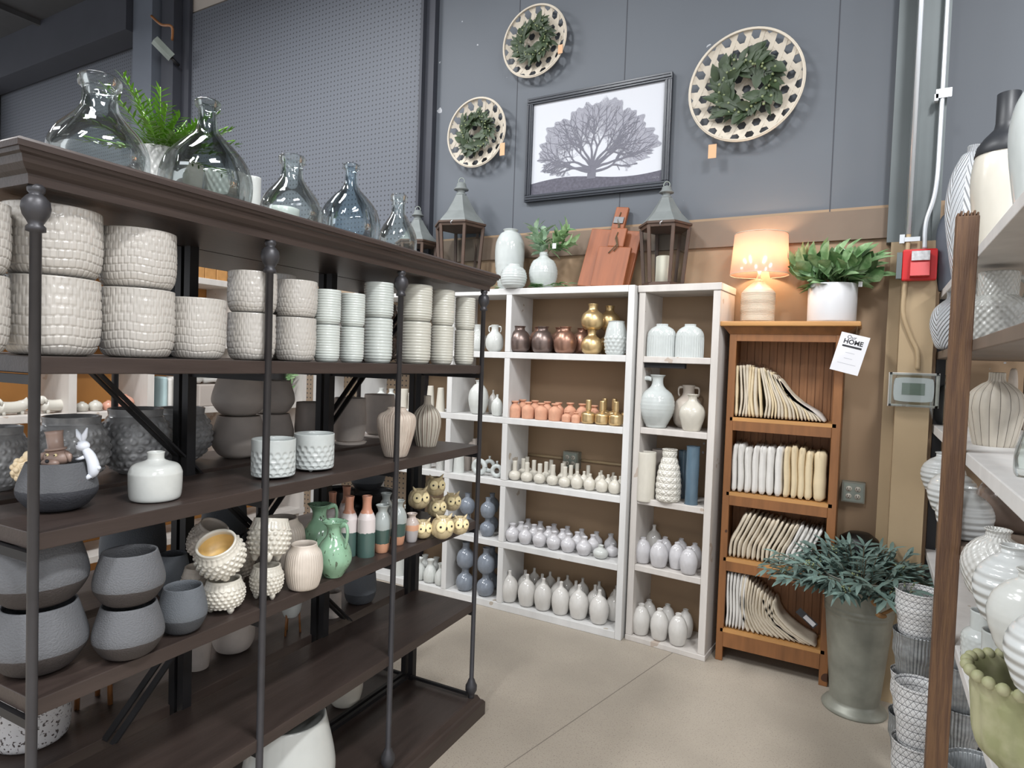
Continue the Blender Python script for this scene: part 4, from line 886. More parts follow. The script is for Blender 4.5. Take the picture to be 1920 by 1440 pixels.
# unit A top cell
wrow([(980, 43, 49), (1022, 42, 49)], ZA[4], 'jar_round', 'copper_dark', 'vase', 'vase', '# dark bronze round vase, front row of the top cell', 'metallic round vases', py=640)
wrow([(1064, 43, 50)], ZA[4], 'jar_round', 'copper', 'vase', 'vase', 'reddish copper round vase beside the gold ones', 'metallic round vases', py=640)
wrow([(1003, 40, 49), (1044, 40, 49), (1085, 40, 49)], ZA[4], 'jar_round', 'copper', 'vase', 'vase', '# copper vase of the rear row, top cell', 'metallic round vases', py=640, yc=3.60)
P, Wd = ypos(1108, 640, 41, 3.475); h = wd(46, P)
vz('vase', 'gourd_round', 'gold', (P.x, P.y, ZA[4]+EPS), Wd, h, 'lower gold round vase at the front of the top cell', 'vase', 'gold round vases')
vz('vase', 'gourd_round', 'gold', (P.x+.004, P.y, ZA[4]+h+2*EPS), Wd*1.06, h*1.05, 'upper gold round vase balanced on the front one', 'vase', 'gold round vases')
P, Wd = ypos(1135, 640, 41, 3.60); h = wd(46, P)
vz('vase', 'gourd_round', 'gold', (P.x, P.y, ZA[4]+EPS), Wd, h, 'lower gold round vase at the back of the top cell', 'vase', 'gold round vases')
vz('vase', 'gourd_round', 'gold', (P.x, P.y, ZA[4]+h+2*EPS), Wd, h, 'upper gold round vase at the back of the top cell', 'vase', 'gold round vases')
P, Wd = ypos(1152, 630, 42, 3.475); vz('vase', 'hob_vase', 'cool_glaze', (P.x, P.y, ZA[4]+EPS), Wd, wd(63, P), 'white bubble textured vase right of the gold vases', 'vase')
for px, y, l in ((926, 3.485, 'white glazed two-handled jug right of the far rack pole'), (895, 3.58, 'white glazed two-handled jug behind the cream ringed pots')):
    P, Wd = ypos(px, 640, 34, y); vz('jug', 'gourd_round', 'white_glaze', (P.x, P.y, ZA[4]+EPS), Wd, wd(50, P), l, 'jug', 'white two-handled jugs', rz=.3, parts='amphora')
# second cell row
wrow([(966, 24, 31), (990, 24, 31), (1015, 25, 31), (1041, 25, 32)], ZA[3], 'square_bottle', 'terra_matte', 'clay_bottle', 'bottle', '# large terracotta bottle in the front row', 'terracotta bottles', py=770)
wrow([(1064, 20, 19), (1083, 18, 19)], ZA[3], 'square_bottle', 'terra_matte', 'clay_bottle', 'bottle', '# small terracotta bottle beside the gold candle bottles', 'terracotta bottles', py=780)
wrow([(980, 23, 32), (1003, 23, 32), (1027, 23, 32), (1051, 23, 32), (1066, 24, 33), (1090, 24, 33), (1118, 24, 32)], ZA[3], 'square_bottle', 'terra_matte', 'clay_bottle', 'bottle', '# terracotta bottle in the rear row', 'terracotta bottles', yc=3.575, py=765)
wrow([(1101, 27, 44), (1129, 27, 44), (1155, 26, 45)], ZA[3], 'candle_bottle', 'gold', 'candle_holder', 'candle holder', '# gold necked candle bottle, front row', 'gold candle bottles', py=770)
wrow([(1140, 24, 45), (1150, 24, 46), (1166, 22, 46)], ZA[3], 'candle_bottle', 'gold', 'candle_holder', 'candle holder', '# gold necked candle bottle, rear rows', 'gold candle bottles', yc=3.62, py=770)
# third cell row
wrow([(965, 23, 36), (988, 23, 36), (1012, 23, 37), (1035, 23, 38), (1059, 23, 38)], ZA[2], 'long_neck', 'cream_glaze', 'bud_vase', 'vase', '# long necked white bud vase, front row', 'white bud vases', py=890)
wrow([(979, 21, 37), (1001, 21, 37), (1024, 21, 37), (1047, 21, 37), (1070, 21, 37)], ZA[2], 'long_neck', 'cream_glaze', 'bud_vase', 'vase', '# long necked white bud vase, second row', 'white bud vases', yc=3.56, py=880)
wrow([(988, 20, 37), (1033, 20, 37), (1057, 20, 37), (1082, 20, 37), (1103, 20, 36)], ZA[2], 'long_neck', 'cream_glaze', 'bud_vase', 'vase', '# long necked white bud vase, third row', 'white bud vases', yc=3.64, py=880)
wrow([(1082, 23, 32), (1106, 23, 31), (1129, 24, 31), (1153, 24, 33)], ZA[2], 'short_neck', 'cream_glaze', 'bud_vase', 'vase', '# short necked round white bud vase, front row', 'white bud vases', py=900)
wrow([(1095, 20, 29), (1117, 20, 29), (1140, 20, 29), (1163, 18, 29)], ZA[2], 'short_neck', 'cream_glaze', 'bud_vase', 'vase', '# short necked round white bud vase, second row', 'white bud vases', yc=3.56, py=895)
wrow([(1127, 20, 29), (1150, 20, 29)], ZA[2], 'short_neck', 'cream_glaze', 'bud_vase', 'vase', '# short necked round white bud vase, third row', 'white bud vases', yc=3.64, py=890)
# fourth cell row
wrow([(962, 27, 33), (986, 26, 33), (1013, 27, 33), (1040, 28, 33), (1067, 28, 34), (1097, 29, 34)], ZA[1], 'ball_bottle', 'lavender', 'bud_vase', 'vase', '# lavender grey ball vase, front row', 'lavender grey ball vases', py=1020)
wrow([(974, 25, 31), (1000, 25, 31), (1027, 25, 32), (1053, 25, 32), (1081, 26, 32), (1110, 26, 32)], ZA[1], 'ball_bottle', 'lavender', 'bud_vase', 'vase', '# lavender grey ball vase, second row', 'lavender grey ball vases', yc=3.56, py=1005)
wrow([(988, 24, 31), (1012, 24, 31), (1038, 24, 31), (1063, 24, 31), (1090, 24, 31), (1118, 24, 31), (1145, 24, 33)], ZA[1], 'ball_bottle', 'lavender', 'bud_vase', 'vase', '# lavender grey ball vase, third row', 'lavender grey ball vases', yc=3.645, py=1000)
wrow([(1128, 29, 24)], ZA[1], 'squat_vase', 'white_glaze', 'bud_vase', 'vase', 'squat white bottle lying low at the right end of the lavender row', None, py=1035)
wrow([(1146, 24, 24)], ZA[1], 'squat_vase', 'lavender', 'bud_vase', 'vase', 'squat grey bottle behind the squat white one', None, py=1030, yc=3.55)
# bottom cell
wrow([(961, 34, 57), (993, 34, 58), (1025, 34, 58), (1059, 35, 60), (1095, 37, 62), (1131, 38, 62)], ZA[0], 'egg_vase', 'pearl', 'egg_vase', 'vase', '# white egg vase, front row on the bottom shelf', 'white egg vases', py=1120)
wrow([(979, 30, 54), (1010, 30, 54), (1041, 31, 55), (1075, 32, 56), (1110, 33, 57), (1145, 33, 57)], ZA[0], 'egg_vase', 'pearl', 'egg_vase', 'vase', '# white egg vase, second row on the bottom shelf', 'white egg vases', yc=3.565, py=1100)
wrow([(997, 27, 50), (1027, 27, 50), (1059, 28, 51), (1089, 28, 52), (1122, 29, 53), (1155, 28, 53)], ZA[0], 'egg_vase', 'pearl', 'egg_vase', 'vase', '# white egg vase, rear row on the bottom shelf', 'white egg vases', yc=3.655, py=1090)
# narrow cell between uprights
wrow([(897, 38, 63)], ZA[3], 'oval_hatch', 'white_glaze', 'vase', 'vase', 'large white carved oval vase behind the far rack pole', None, py=750)
wrow([(932, 22, 40)], ZA[3], 'egg_vase', 'white_glaze', 'vase', 'vase', 'small white teardrop vase at the right of its cell', None, py=760)
wrow([(924, 18, 44)], ZA[3], 'egg_vase', 'pearl', 'vase', 'vase', 'slim white teardrop vase behind the small one', None, py=760, yc=3.62)
def ringvase(px, py, w, z, y, label):
    P, Wd = ypos(px, py, w, y)
    t = empty('ring_vase', (P.x, P.y, z+EPS)); tag(t, label, 'vase', 'white ring vases'); R = Wd/2
    b = MB(); pts = [(R*.70*cos(a), 0, R+R*.70*sin(a)) for a in [2*pi*i/28 for i in range(29)]]; b.tube(pts, R*.30, 12, cap=False); b.build('body', 'cool_glaze', t, rz=.15)
    b = MB(); b.lathe([(0, R*1.85), (R*.16, R*1.85), (R*.14, R*2.3), (R*.18, R*2.42), (R*.1, R*2.4), (0, R*2.2)], 16); b.build('neck', 'cool_glaze', t)
ringvase(899, 870, 32, ZA[2], 3.48, 'white ring vase with open centre, behind the far rack pole')
ringvase(932, 870, 26, ZA[2], 3.475, 'white ring vase with open centre, cut by the upright')
ringvase(918, 865, 26, ZA[2], 3.60, 'white ring vase standing behind the other two')
wrow([(861, 23, 44)], ZA[2], 'prism', 'white_glaze', 'vase', 'vase', 'white tapering vase below the dark rack shelf end', None, py=860)
wrow([(838, 21, 42)], ZA[2], 'prism', 'cream_glaze', 'vase', 'vase', 'white tapering block vase before the cell upright', None, py=860, front=3.39) if False else None
P, Wd = ypos(883, 830, 22, 3.58); a = empty('arch_vase', (P.x, P.y, ZA[2]+EPS)); tag(a, 'pale arched vase at the back of the ring vase cell', 'vase')
b = MB(); b.box((-.03, -.025, 0), (-.01, .025, .14)); b.box((.03, -.025, 0), (.05, .025, .22)); b.tube([(-.02, 0, .13), (-.01, 0, .16), (.01, 0, .18), (.04, 0, .19)], .02, 10); b.build('body', 'matte_grey', a)
# blue vases
for px, y, rows in ((876, 3.50, 0), (911, 3.47, 1)):
    P, Wd = ypos(px, 960, 29, y); l = ('left', 'right')[rows]
    vz('vase', 'squat_vase', 'blue_glaze', (P.x, P.y, ZA[1]+EPS), Wd, wd(34, P), 'lower blue grey squat vase of the %s stack, fourth shelf' % l, 'vase', 'blue grey vases')
    vz('vase', 'squat_vase', 'blue_glaze', (P.x, P.y, ZA[1]+wd(34, P)+2*EPS), Wd, wd(38, P), 'upper blue grey squat vase of the %s stack, fourth shelf' % l, 'vase', 'blue grey vases')
    P, Wd = ypos(px-4, 1070, 34, y)
    vz('vase', 'gourd_round', 'blue_glaze', (P.x, P.y, ZA[0]+EPS), Wd, wd(42, P), 'lower blue grey ball vase of the %s stack, bottom shelf' % l, 'vase', 'blue grey vases')
    vz('vase', 'gourd_round', 'blue_glaze', (P.x, P.y, ZA[0]+wd(42, P)+2*EPS), Wd, wd(48, P), 'upper blue grey ball vase of the %s stack, bottom shelf' % l, 'vase', 'blue grey vases')
for i, (px, y) in enumerate(((922, 3.62),)):
    P, Wd = ypos(px, 960, 27, y); vz('vase', 'squat_vase', 'blue_glaze', (P.x, P.y, ZA[1]+EPS), Wd, wd(34, P), 'lower dark blue vase at the back, fourth shelf', 'vase', 'blue grey vases')
    vz('vase', 'squat_vase', 'blue_glaze', (P.x, P.y, ZA[1]+wd(34, P)+2*EPS), Wd, wd(36, P), 'upper dark blue vase at the back, fourth shelf', 'vase', 'blue grey vases')
    P, Wd = ypos(px, 1050, 30, y); vz('vase', 'gourd_round', 'blue_glaze', (P.x, P.y, ZA[0]+EPS), Wd, wd(38, P), 'lower dark blue ball vase at the back, bottom shelf', 'vase', 'blue grey vases')
    vz('vase', 'gourd_round', 'blue_glaze', (P.x, P.y, ZA[0]+wd(38, P)+2*EPS), Wd, wd(40, P), 'upper dark blue ball vase at the back, bottom shelf', 'vase', 'blue grey vases')
# left cells seen through the racks
wrow([(787, 17, 44), (807, 17, 46), (826, 18, 44)], ZA[3], 'cone', 'cream_glaze', 'vase', 'vase', '# tall white cone vase seen past the fluted brown vase', 'white cone vases', py=750)
wrow([(715, 25, 34), (732, 24, 34)], ZA[3], 'squat_vase', 'white_glaze', 'vase', 'vase', '# white gourd vase seen above the grey pots', 'white gourd vases', py=760)
wrow([(756, 18, 36), (772, 15, 30)], ZA[3], 'cylinder', 'cream_glaze', 'vase', 'vase', '# white cylinder vase behind the third rack pole', 'white cylinder vases', py=760)
wrow([(800, 21, 22), (826, 20, 22)], ZA[2], 'cup', 'cream_glaze', 'cup', 'cup', '# patterned white cup below the dark rack shelf', 'patterned white cups', py=870, bump=None) if False else wrow([(800, 21, 26), (826, 20, 28)], ZA[2], 'cup', 'hatch_white', 'cup', 'cup', '# patterned white cup below the dark rack shelf', 'patterned white cups', py=870)
wrow([(700, 20, 34), (722, 22, 38), (762, 18, 30)], ZA[1], 'pleat', 'white_glaze', 'vase', 'vase', '# small white pleated vase seen behind the owls', 'white vases behind the owls', py=960)
wrow([(786, 26, 40), (808, 26, 42), (826, 25, 40)], ZA[0], 'pleat', 'white_glaze', 'pleated_vase', 'vase', '# white pleated vase, front of the bottom left cell', 'white pleated vases', py=1080)
wrow([(797, 22, 38), (818, 22, 38), (770, 22, 38)], ZA[0], 'pleat', 'white_glaze', 'pleated_vase', 'vase', '# white pleated vase, back of the bottom left cell', 'white pleated vases', py=1060, yc=3.58)
wrow([(748, 22, 44)], ZA[0], 'cylinder', 'white_glaze', 'vase', 'vase', 'white cylinder vase low behind the rack end posts', None, py=1070)
# ---- unit B
def wb(px, w, h, k, kind, m, label, y=None, name='vase', cat='vase', py=700, **kw):
    yy = 3.50 if y is None else y; P, Wd = ypos(px, py, w, yy); return vz(name, kind, m, (P.x, P.y, ZB[k]+EPS), Wd, wd(h, P), label, cat, **kw)
def flat(o): o.scale.y *= .5; o.rotation_euler[2] = .15; return o
flat(wb(1240, 54, 61, 4, 'flat_ribbed', 'cool_glaze', 'left white flat ribbed vase in the narrow unit top cell', py=640, group='white flat ribbed vases', y=3.51))
flat(wb(1292, 52, 62, 4, 'flat_ribbed', 'cool_glaze', 'right white flat ribbed vase in the narrow unit top cell', py=640, group='white flat ribbed vases', y=3.50))
wb(1234, 66, 98, 3, 'jug_body', 'cool_glaze', 'tall white ringed jug with handle in the narrow unit', name='jug', cat='jug', py=750, parts='jug', rz=radians(196), y=3.54)
wb(1295, 47, 68, 3, 'squat_white', 'cream_glaze', 'squat white vase right of the tall white jug', py=770)
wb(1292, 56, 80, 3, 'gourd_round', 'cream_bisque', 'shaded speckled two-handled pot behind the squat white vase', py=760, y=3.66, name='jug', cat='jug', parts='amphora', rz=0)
wb(1212, 34, 86, 2, 'cylinder', 'cream_glaze', 'pale cylinder vase at the left of the geometric vase', py=890)
wb(1236, 30, 84, 2, 'cylinder', 'matte_grey', 'grey cylinder vase behind the geometric vase', py=890, y=3.65)
wb(1254, 45, 97, 2, 'geo_vase', 'diamond_white', 'white vase carved with triangles and rising to a narrow neck', py=890, y=3.50)
wb(1298, 26, 108, 2, 'glass_cyl', 'glass_teal', 'front tall blue glass cylinder vase', py=890, name='glass_vase', group='blue glass vases', y=3.50)
wb(1281, 22, 88, 2, 'glass_cyl', 'glass_teal', 'rear blue glass vase behind the front blue cylinder', py=890, y=3.64, name='glass_vase', group='blue glass vases')
for px, w, h, y, l in ((1206, 32, 47, 3.53, 'leftmost in the front row'), (1237, 34, 49, 3.515, 'second from left in the front row'), (1268, 30, 49, 3.53, 'third from left in the front row'), (1289, 33, 50, 3.49, 'rightmost at the front'), (1243, 28, 46, 3.63, 'behind the second front one'), (1276, 28, 47, 3.64, 'behind the third front one'), (1302, 28, 46, 3.61, 'at the back right')):
    wb(px, w, h, 1, 'egg_short', 'lavender', 'pale grey stubby bottle on the narrow unit, '+l, y=y, py=1050, name='bud_vase', group='pale grey stubby bottles')
wb(1228, 34, 60, 1, 'egg_vase', 'pearl', 'taller shaded round bottle behind the stubby grey ones', y=3.67, py=1020)
for px, w, h, y, l in ((1202, 34, 56, 3.52, 'leftmost in front'), (1237, 34, 57, 3.51, 'middle in front'), (1272, 35, 58, 3.50, 'rightmost in front'), (1216, 30, 52, 3.63, 'leftmost at the back'), (1251, 30, 52, 3.63, 'middle at the back'), (1285, 30, 52, 3.62, 'rightmost at the back')):
    wb(px, w, h, 0, 'egg_short', 'pearl', 'white egg jar on the narrow unit bottom, '+l, y=y, py=1160, name='egg_vase', group='white egg jars')
# ================================================================ on top of the white units (z 2.0)
Z2 = 2.0+EPS
def tp(px, py, w, y): P, Wd = ypos(px, py, w, y); P.z = Z2; return P, Wd
P, Wd = tp(943, 480, 56, 3.56); vz('vase', 'tall_jar', 'cool_glaze', P, Wd, AY(943, 431, 3.56).z-2.0, 'tall white shouldered vase on top, left of the leafy vase', 'vase')
P, Wd = tp(960, 520, 50, 3.475); vz('vase', 'ball_rings', 'cool_glaze', P, Wd, AY(960, 498, 3.475).z-2.0, 'small white ringed ball vase before the tall white vase', 'vase')
P, Wd = tp(1018, 510, 54, 3.56); bulb = vz('vase', 'bulb_vase', 'cool_glaze', P, Wd, AY(1018, 474, 3.56).z-2.0, 'round white vase holding two variegated leafy sprays', 'vase')
BV = Vector((P.x, P.y, AY(1018, 474, 3.56).z))
def lantern(px, pytop, w, y, label, candle=True, rz=.0):
    P, Wd = tp(px, 450, w, y); R = Wd/2; Ht = AY(px, pytop, y).z-2.0
    t = empty('lantern', P, rz); tag(t, label, 'lantern', 'hexagonal wooden lanterns'); hb = Ht*.60
    def hexa(r, i): a = pi/3*i; return r*cos(a), r*sin(a)
    b = MB()
    def ring(r0, r1, z0, z1):
        vs = [(*hexa(r0, i), z0) for i in range(6)]+[(*hexa(r1, i), z1) for i in range(6)]
        b.add(vs, [tuple(range(5, -1, -1)), tuple(range(6, 12))]+[(i, (i+1) % 6, 6+(i+1) % 6, 6+i) for i in range(6)])
    ring(R*.80, R*.80, 0, .022)
    b.build('base', 'lantern_wood', t)
    for i in range(6):
        b = MB(); x0, y0 = hexa(R*.75, i); x1, y1 = hexa(R*.93, i); b.bar((x0, y0, .02), (x1, y1, hb-.02), .018); b.build('post', 'lantern_wood', t)
    b = MB(); ring(R*.96, R*.98, hb-.03, hb-.012); ring(R*1.04, R*1.04, hb-.012, hb); b.build('top_frame', 'lantern_wood', t)
    b = MB()
    for i in range(6):
        x0, y0 = hexa(R*.73, i); x1, y1 = hexa(R*.73, i+1); x2, y2 = hexa(R*.90, i+1); x3, y3 = hexa(R*.90, i); b.add([(x0, y0, .025), (x1, y1, .025), (x2, y2, hb-.03), (x3, y3, hb-.03)], [(0, 1, 2, 3)])
    b.build('glass_panes', 'glass_pane', t)
    b = MB(); b.lathe([(0, hb), (R*.98, hb), (R*.93, hb+Ht*.02), (R*.62, hb+Ht*.10), (R*.36, hb+Ht*.20), (R*.24, hb+Ht*.255), (0, hb+Ht*.255)], 6)
    for i in range(len(b.sm)): b.sm[i] = False
    b.build('roof', 'zinc_roof', t)
    b = MB(); z = hb+Ht*.255
    b.lathe([(0, z), (R*.20, z), (R*.20, z+Ht*.015), (R*.15, z+Ht*.02), (R*.15, z+Ht*.05), (R*.28, z+Ht*.05), (R*.28, z+Ht*.058), (R*.20, z+Ht*.075), (R*.17, z+Ht*.105), (R*.06, z+Ht*.12), (0, z+Ht*.12)], 20)
    b.build('chimney', 'zinc_roof', t)
    b = MB(); b.tube([(R*.12*cos(a), 0, z+Ht*.125+R*.14*sin(a)) for a in [2*pi*i/14 for i in range(15)]], .003, 6, cap=False); b.build('ring', 'zinc', t)
    b = MB(); b.tube([(.0, -R*1.0+.008, hb-.03), (0, -R*1.0-.006, hb-.018), (.012, -R*1.0-.004, hb-.008)], .003, 6); b.build('hook', 'conduit', t)
    if candle:
        c = MB(); c.lathe([(0, 0), (.042, 0), (.043, .002), (.043, .15), (.036, .155), (0, .145)], 32); o = c.build('pillar_candle', 'wax', None, (P.x, P.y, P.z+.0225)); tag(o, 'cream pillar candle standing inside the '+candle, 'candle')
        c = MB(); c.tube([(0, 0, .145), (.001, 0, .165)], .0012, 6); c.build('wick', 'ink', o)
lantern(862, 337, 98, 3.58, 'hexagonal wooden lantern with zinc roof, left of the picture', 'left lantern', .25)
lantern(1246, 344, 96, 3.60, 'hexagonal wooden lantern with zinc roof, beside the cutting boards', 'right lantern', .1)
lantern(782, 390, 80, 3.60, 'hexagonal lantern mostly hidden behind the small glass demijohn', None, .4)
# cutting boards leaning on the wall
def board(name, x, y, w, h, t, hw, hh, lean, rz, label, hole=True):
    o = empty(name, (x, y, Z2+.001)); o.rotation_euler = Matrix.Rotation(rz, 3, 'Z').to_euler()
    o.rotation_euler = (Matrix.Rotation(rz, 3, 'Y') @ Matrix.Rotation(-lean, 3, 'X')).to_euler(); tag(o, label, 'cutting board', 'wooden cutting boards')
    b = MB(); b.box((-w/2, -t/2, 0), (w/2, t/2, h)); q = b.build('board', 'board_wood', o); bev(q, .004)
    b = MB(); b.box((-hw/2, -t/2, h-.001), (hw/2, t/2, h+hh)); q = b.build('handle', 'board_wood', o); bev(q, .006)
    b = MB(); b.tube([(0, -t/2-.003, h+hh*.75), (-.006, -t/2-.006, h+hh*.4), (.012, -t/2-.008, h+hh*.1), (-.01, -t/2-.008, h-.02), (-.03, -t/2-.006, h-.045)], .003, 6)
    b.tube([(.0, -t/2-.004, h+hh*.5), (.02, -t/2-.008, h+.0), (0, -t/2-.006, h-.03)], .003, 6); b.build('leather_cord', 'twig', o)
    return o
pb = AY(1128, 530, 3.56); bo = board('cutting_board', pb.x, 3.575, .32, .37, .028, .08, .15, radians(15), radians(7), 'larger wooden cutting board leaning on the wall, handle up')
b = MB(); b.box((-.03, -.022, .41), (.03, -.016, .45)); b.build('label', 'frame_black', bo)
pb2 = AY(1137, 535, 3.52); board('cutting_board', pb2.x, 3.525, .20, .25, .026, .10, .12, radians(15), radians(5), 'smaller wooden cutting board leaning against the larger one')
# ================================================================ foliage
def broad(b, base, d, n, L, LL, w, spread=.6, curl=.5):
    base = Vector(base); d = Vector(d).normalized(); st = MB()
    x = d.cross(Vector((0, 1, .1))).normalized(); y = d.cross(x)
    for i in range(n):
        f = (i+.5)/n; p = base+d*(L*f); a = i*2.4+random.random()*.6
        dirn = (d*(.5+.7*f)+(x*cos(a)+y*sin(a))*spread*(1.15-.6*f)+Vector((random.uniform(-.1, .1),)*3)).normalized()
        b.leaf(p, dirn, d+(x*cos(a)+y*sin(a))*-.8, LL*random.uniform(.75, 1.1), w*random.uniform(.8, 1.15), .35, curl*random.uniform(.3, 1))
b = MB()
for d, n, L in (((-.30, -.15, 1), 15, .16), ((-.5, .1, .8), 11, .12), ((-.05, .1, 1), 11, .14)): broad(b, BV-Vector((0, 0, .01)), d, n, L, .095, .045)
s = b.build('leafy_spray', 'leaf_pale'); tag(s, 'pale variegated leafy spray standing in the round white vase, left one', 'foliage')
b = MB()
for d, n, L in (((.75, -.1, .8), 14, .17), ((.9, .1, .35), 11, .14), ((.55, .1, .8), 9, .14)): broad(b, BV+Vector((.03, 0, .0)), d, n, L, .095, .045)
s = b.build('leafy_spray', 'leaf_green'); tag(s, 'darker green leafy spray leaning right out of the white vase', 'foliage')
b = MB(); b.tube([BV-Vector((0, 0, .06)), BV+Vector((.03, 0, .0)), BV+Vector((.08, 0, .05))], .003, 6); b.build('stem', 'twig', None); bpy.context.scene.collection.objects.unlink(bpy.data.objects['stem']) if False else None
st = [o for o in COL.objects if o.name == 'stem'][0]; st.parent = s
b = MB(); q = BV+Vector((.10, -.06, .03)); b.box((q.x-.012, q.y, q.z-.02), (q.x+.012, q.y+.001, q.z+.012), None); b.build('tag', 'tag_paper', s)
for px0, px1, l in ((1000, 1010, 'fallen variegated leaf sprig lying at the shelf front, left'), (1045, 1075, 'fallen green leaf sprig lying right of the white vase'), (928, 935, 'pale leaf at the left of the ringed ball vase')):
    b = MB(); A = AY(px0, 540, 3.455); 
    for i in range(9 if px0 != 928 else 3):
        a = random.uniform(-.5, .5)+(0 if i % 2 else pi); b.leaf((A.x+random.uniform(-.05, .06), 3.465+random.uniform(-.005, .03), Z2+.008+random.random()*.02), (cos(a), sin(a)*.5-.1, random.uniform(.0, .35)), (0, 0, 1), .07, .032, .3, .3)
    tag(b.build('leaf_sprig', 'leaf_green'), l, 'foliage')
# fern on the rack
P, Wd, fo = FERN; b = MB(); top = Vector((P.x, P.y, ZT+fo.scale.z-.01))
for i in range(34):
    a = i*2.4; el = random.uniform(.05, 1.05); d = Vector((cos(a)*cos(el), sin(a)*cos(el), sin(el))); L = random.uniform(.12, .23)
    d = (d+toR*.30).normalized(); pr = top; side = d.cross(Vector((0, 0, 1))).normalized(); n = 11
    for k in range(n):
        f = (k+1)/n; p = top+d*(L*f)+Vector((0, 0, -.06*f*f*L*6*.2))
        for s_ in (-1, 1, .3): b.leaf(p, d*.7+side*s_+Vector((0, 0, random.uniform(-.2, .5))), (0, 0, 1), .042*(1.2-.5*f), .0065, .1, .1)
    b.tube([top, top+d*L], .0015, 5)
f = b.build('fern_fronds', 'leaf_bright'); attach(f, fo)
# planter with leafy plant on the bookcase, lamp
ZL = 1.80+EPS
P, Wd = ypos(1560, 570, 84, 3.60); pl = empty('potted_plant', (P.x, P.y, ZL)); tag(pl, 'broad leaved variegated plant in a white cylinder pot on the bookcase', 'potted plant')
b = MB(); h = AY(1560, 534, 3.6).z-1.80
b.lathe([(0, 0), (Wd*.485, 0), (Wd*.495, .01), (Wd*.5, h-.003), (Wd*.49, h), (Wd*.45, h-.002), (Wd*.44, h-.03), (0, h-.03)], 56); b.build('pot', 'plastic_white', pl)
b = MB(); b.lathe([(0, h-.035), (Wd*.44, h-.03), (0, h-.02)], 24); b.build('soil', 'twig', pl)
b = MB()
for i in range(34):
    a = i*2.4; e = .15+.8*random.random(); broad(b, (cos(a)*.04, sin(a)*.04, h-.02), (cos(a)*1.7*(1-e*.7), sin(a)*.6*(1-e*.6)-.25, .30+e*.9), 5, .17, .115, .062, .42, .3)
b.build('leaves', 'leaf_green', pl)
b = MB(); b.box((Wd*.5+.001, -.05, h-.02), (Wd*.5+.018, -.049, h+.005)); b.build('tag', 'tag_paper', pl)
P, Wd = ypos(1421, 570, 64, 3.60); lp = empty('table_lamp', (P.x, P.y, ZL)); tag(lp, 'lit table lamp with textured cream base on the bookcase', 'lamp')
hb = AY(1421, 531, 3.6).z-1.80; b = MB()
b.lathe([(0, 0), (.075, 0), (.083, .004)]+[(.084+.0025*abs(sin(z*420)) if z < hb*.72 else .086-.055*((z/hb-.72)/.28)**1.4, z) for z in [hb*i/60 for i in [q*.25 for q in range(8, 241)]]]+[(.022, hb+.004), (.016, hb+.02), (0, hb+.02)], 64, disp=lambda t, z, r: .0012*sin(t*60)*(1 if z < hb*.7 else 0), nd=64); b.build('base', 'lamp_base', lp)
b = MB(); b.tube([(0, 0, hb), (0, 0, hb+.06)], .008, 10); b.build('socket', 'cream_glaze', lp)
zs0 = AY(1421, 516, 3.6).z-1.80; zs1 = AY(1421, 441, 3.6).z-1.80; r0 = wd(104, P)/2; r1 = wd(94, P)/2
m = bpy.data.materials.new('lamp_shade'); m.use_nodes = True; N = m.node_tree.nodes; L = m.node_tree.links; N.clear()
o_ = N.new('ShaderNodeOutputMaterial'); df = N.new('ShaderNodeBsdfDiffuse'); tr = N.new('ShaderNodeBsdfTranslucent'); mx = N.new('ShaderNodeMixShader'); gl = N.new('ShaderNodeBsdfGlossy'); m2 = N.new('ShaderNodeMixShader')
df.inputs[0].default_value = lin((228, 196, 178)); tr.inputs[0].default_value = lin((236, 204, 184)); gl.inputs['Roughness'].default_value = .15; mx.inputs[0].default_value = .55; m2.inputs[0].default_value = .08
L.new(df.outputs[0], mx.inputs[1]); L.new(tr.outputs[0], mx.inputs[2]); L.new(mx.outputs[0], m2.inputs[1]); L.new(gl.outputs[0], m2.inputs[2]); L.new(m2.outputs[0], o_.inputs[0]); MAT['lamp_shade'] = m
b = MB(); b.lathe([(r0, zs0), (r1, zs1), (r1-.002, zs1), (r0-.002, zs0), (r0, zs0)], 64, disp=lambda t, z, r: .0008*sin(t*9+z*40), nd=2); b.build('lamp_shade', 'lamp_shade', lp)
b = MB(); b.tube([(r1*cos(a), r1*sin(a), zs1) for a in [2*pi*i/48 for i in range(49)]], .0022, 6, cap=False); b.tube([(r0*cos(a), r0*sin(a), zs0) for a in [2*pi*i/48 for i in range(49)]], .0022, 6, cap=False); b.build('shade_ring', 'linen', lp)
b = MB(); b.sphere((0, 0, zs0+.05), .028, 16, (1, 1, 1.2)); mat('bulb', (255, 214, 170), .5, emit=14, noise=0); b.build('bulb', 'bulb', lp)
d = bpy.data.lights.new('lamp_light', 'POINT'); d.energy = 4.2; d.color = (1, .74, .50); d.shadow_soft_size = .03
lo = bpy.data.objects.new('lamp_light', d); COL.objects.link(lo); lo.parent = lp; lo.location = (0, 0, zs0+.11)
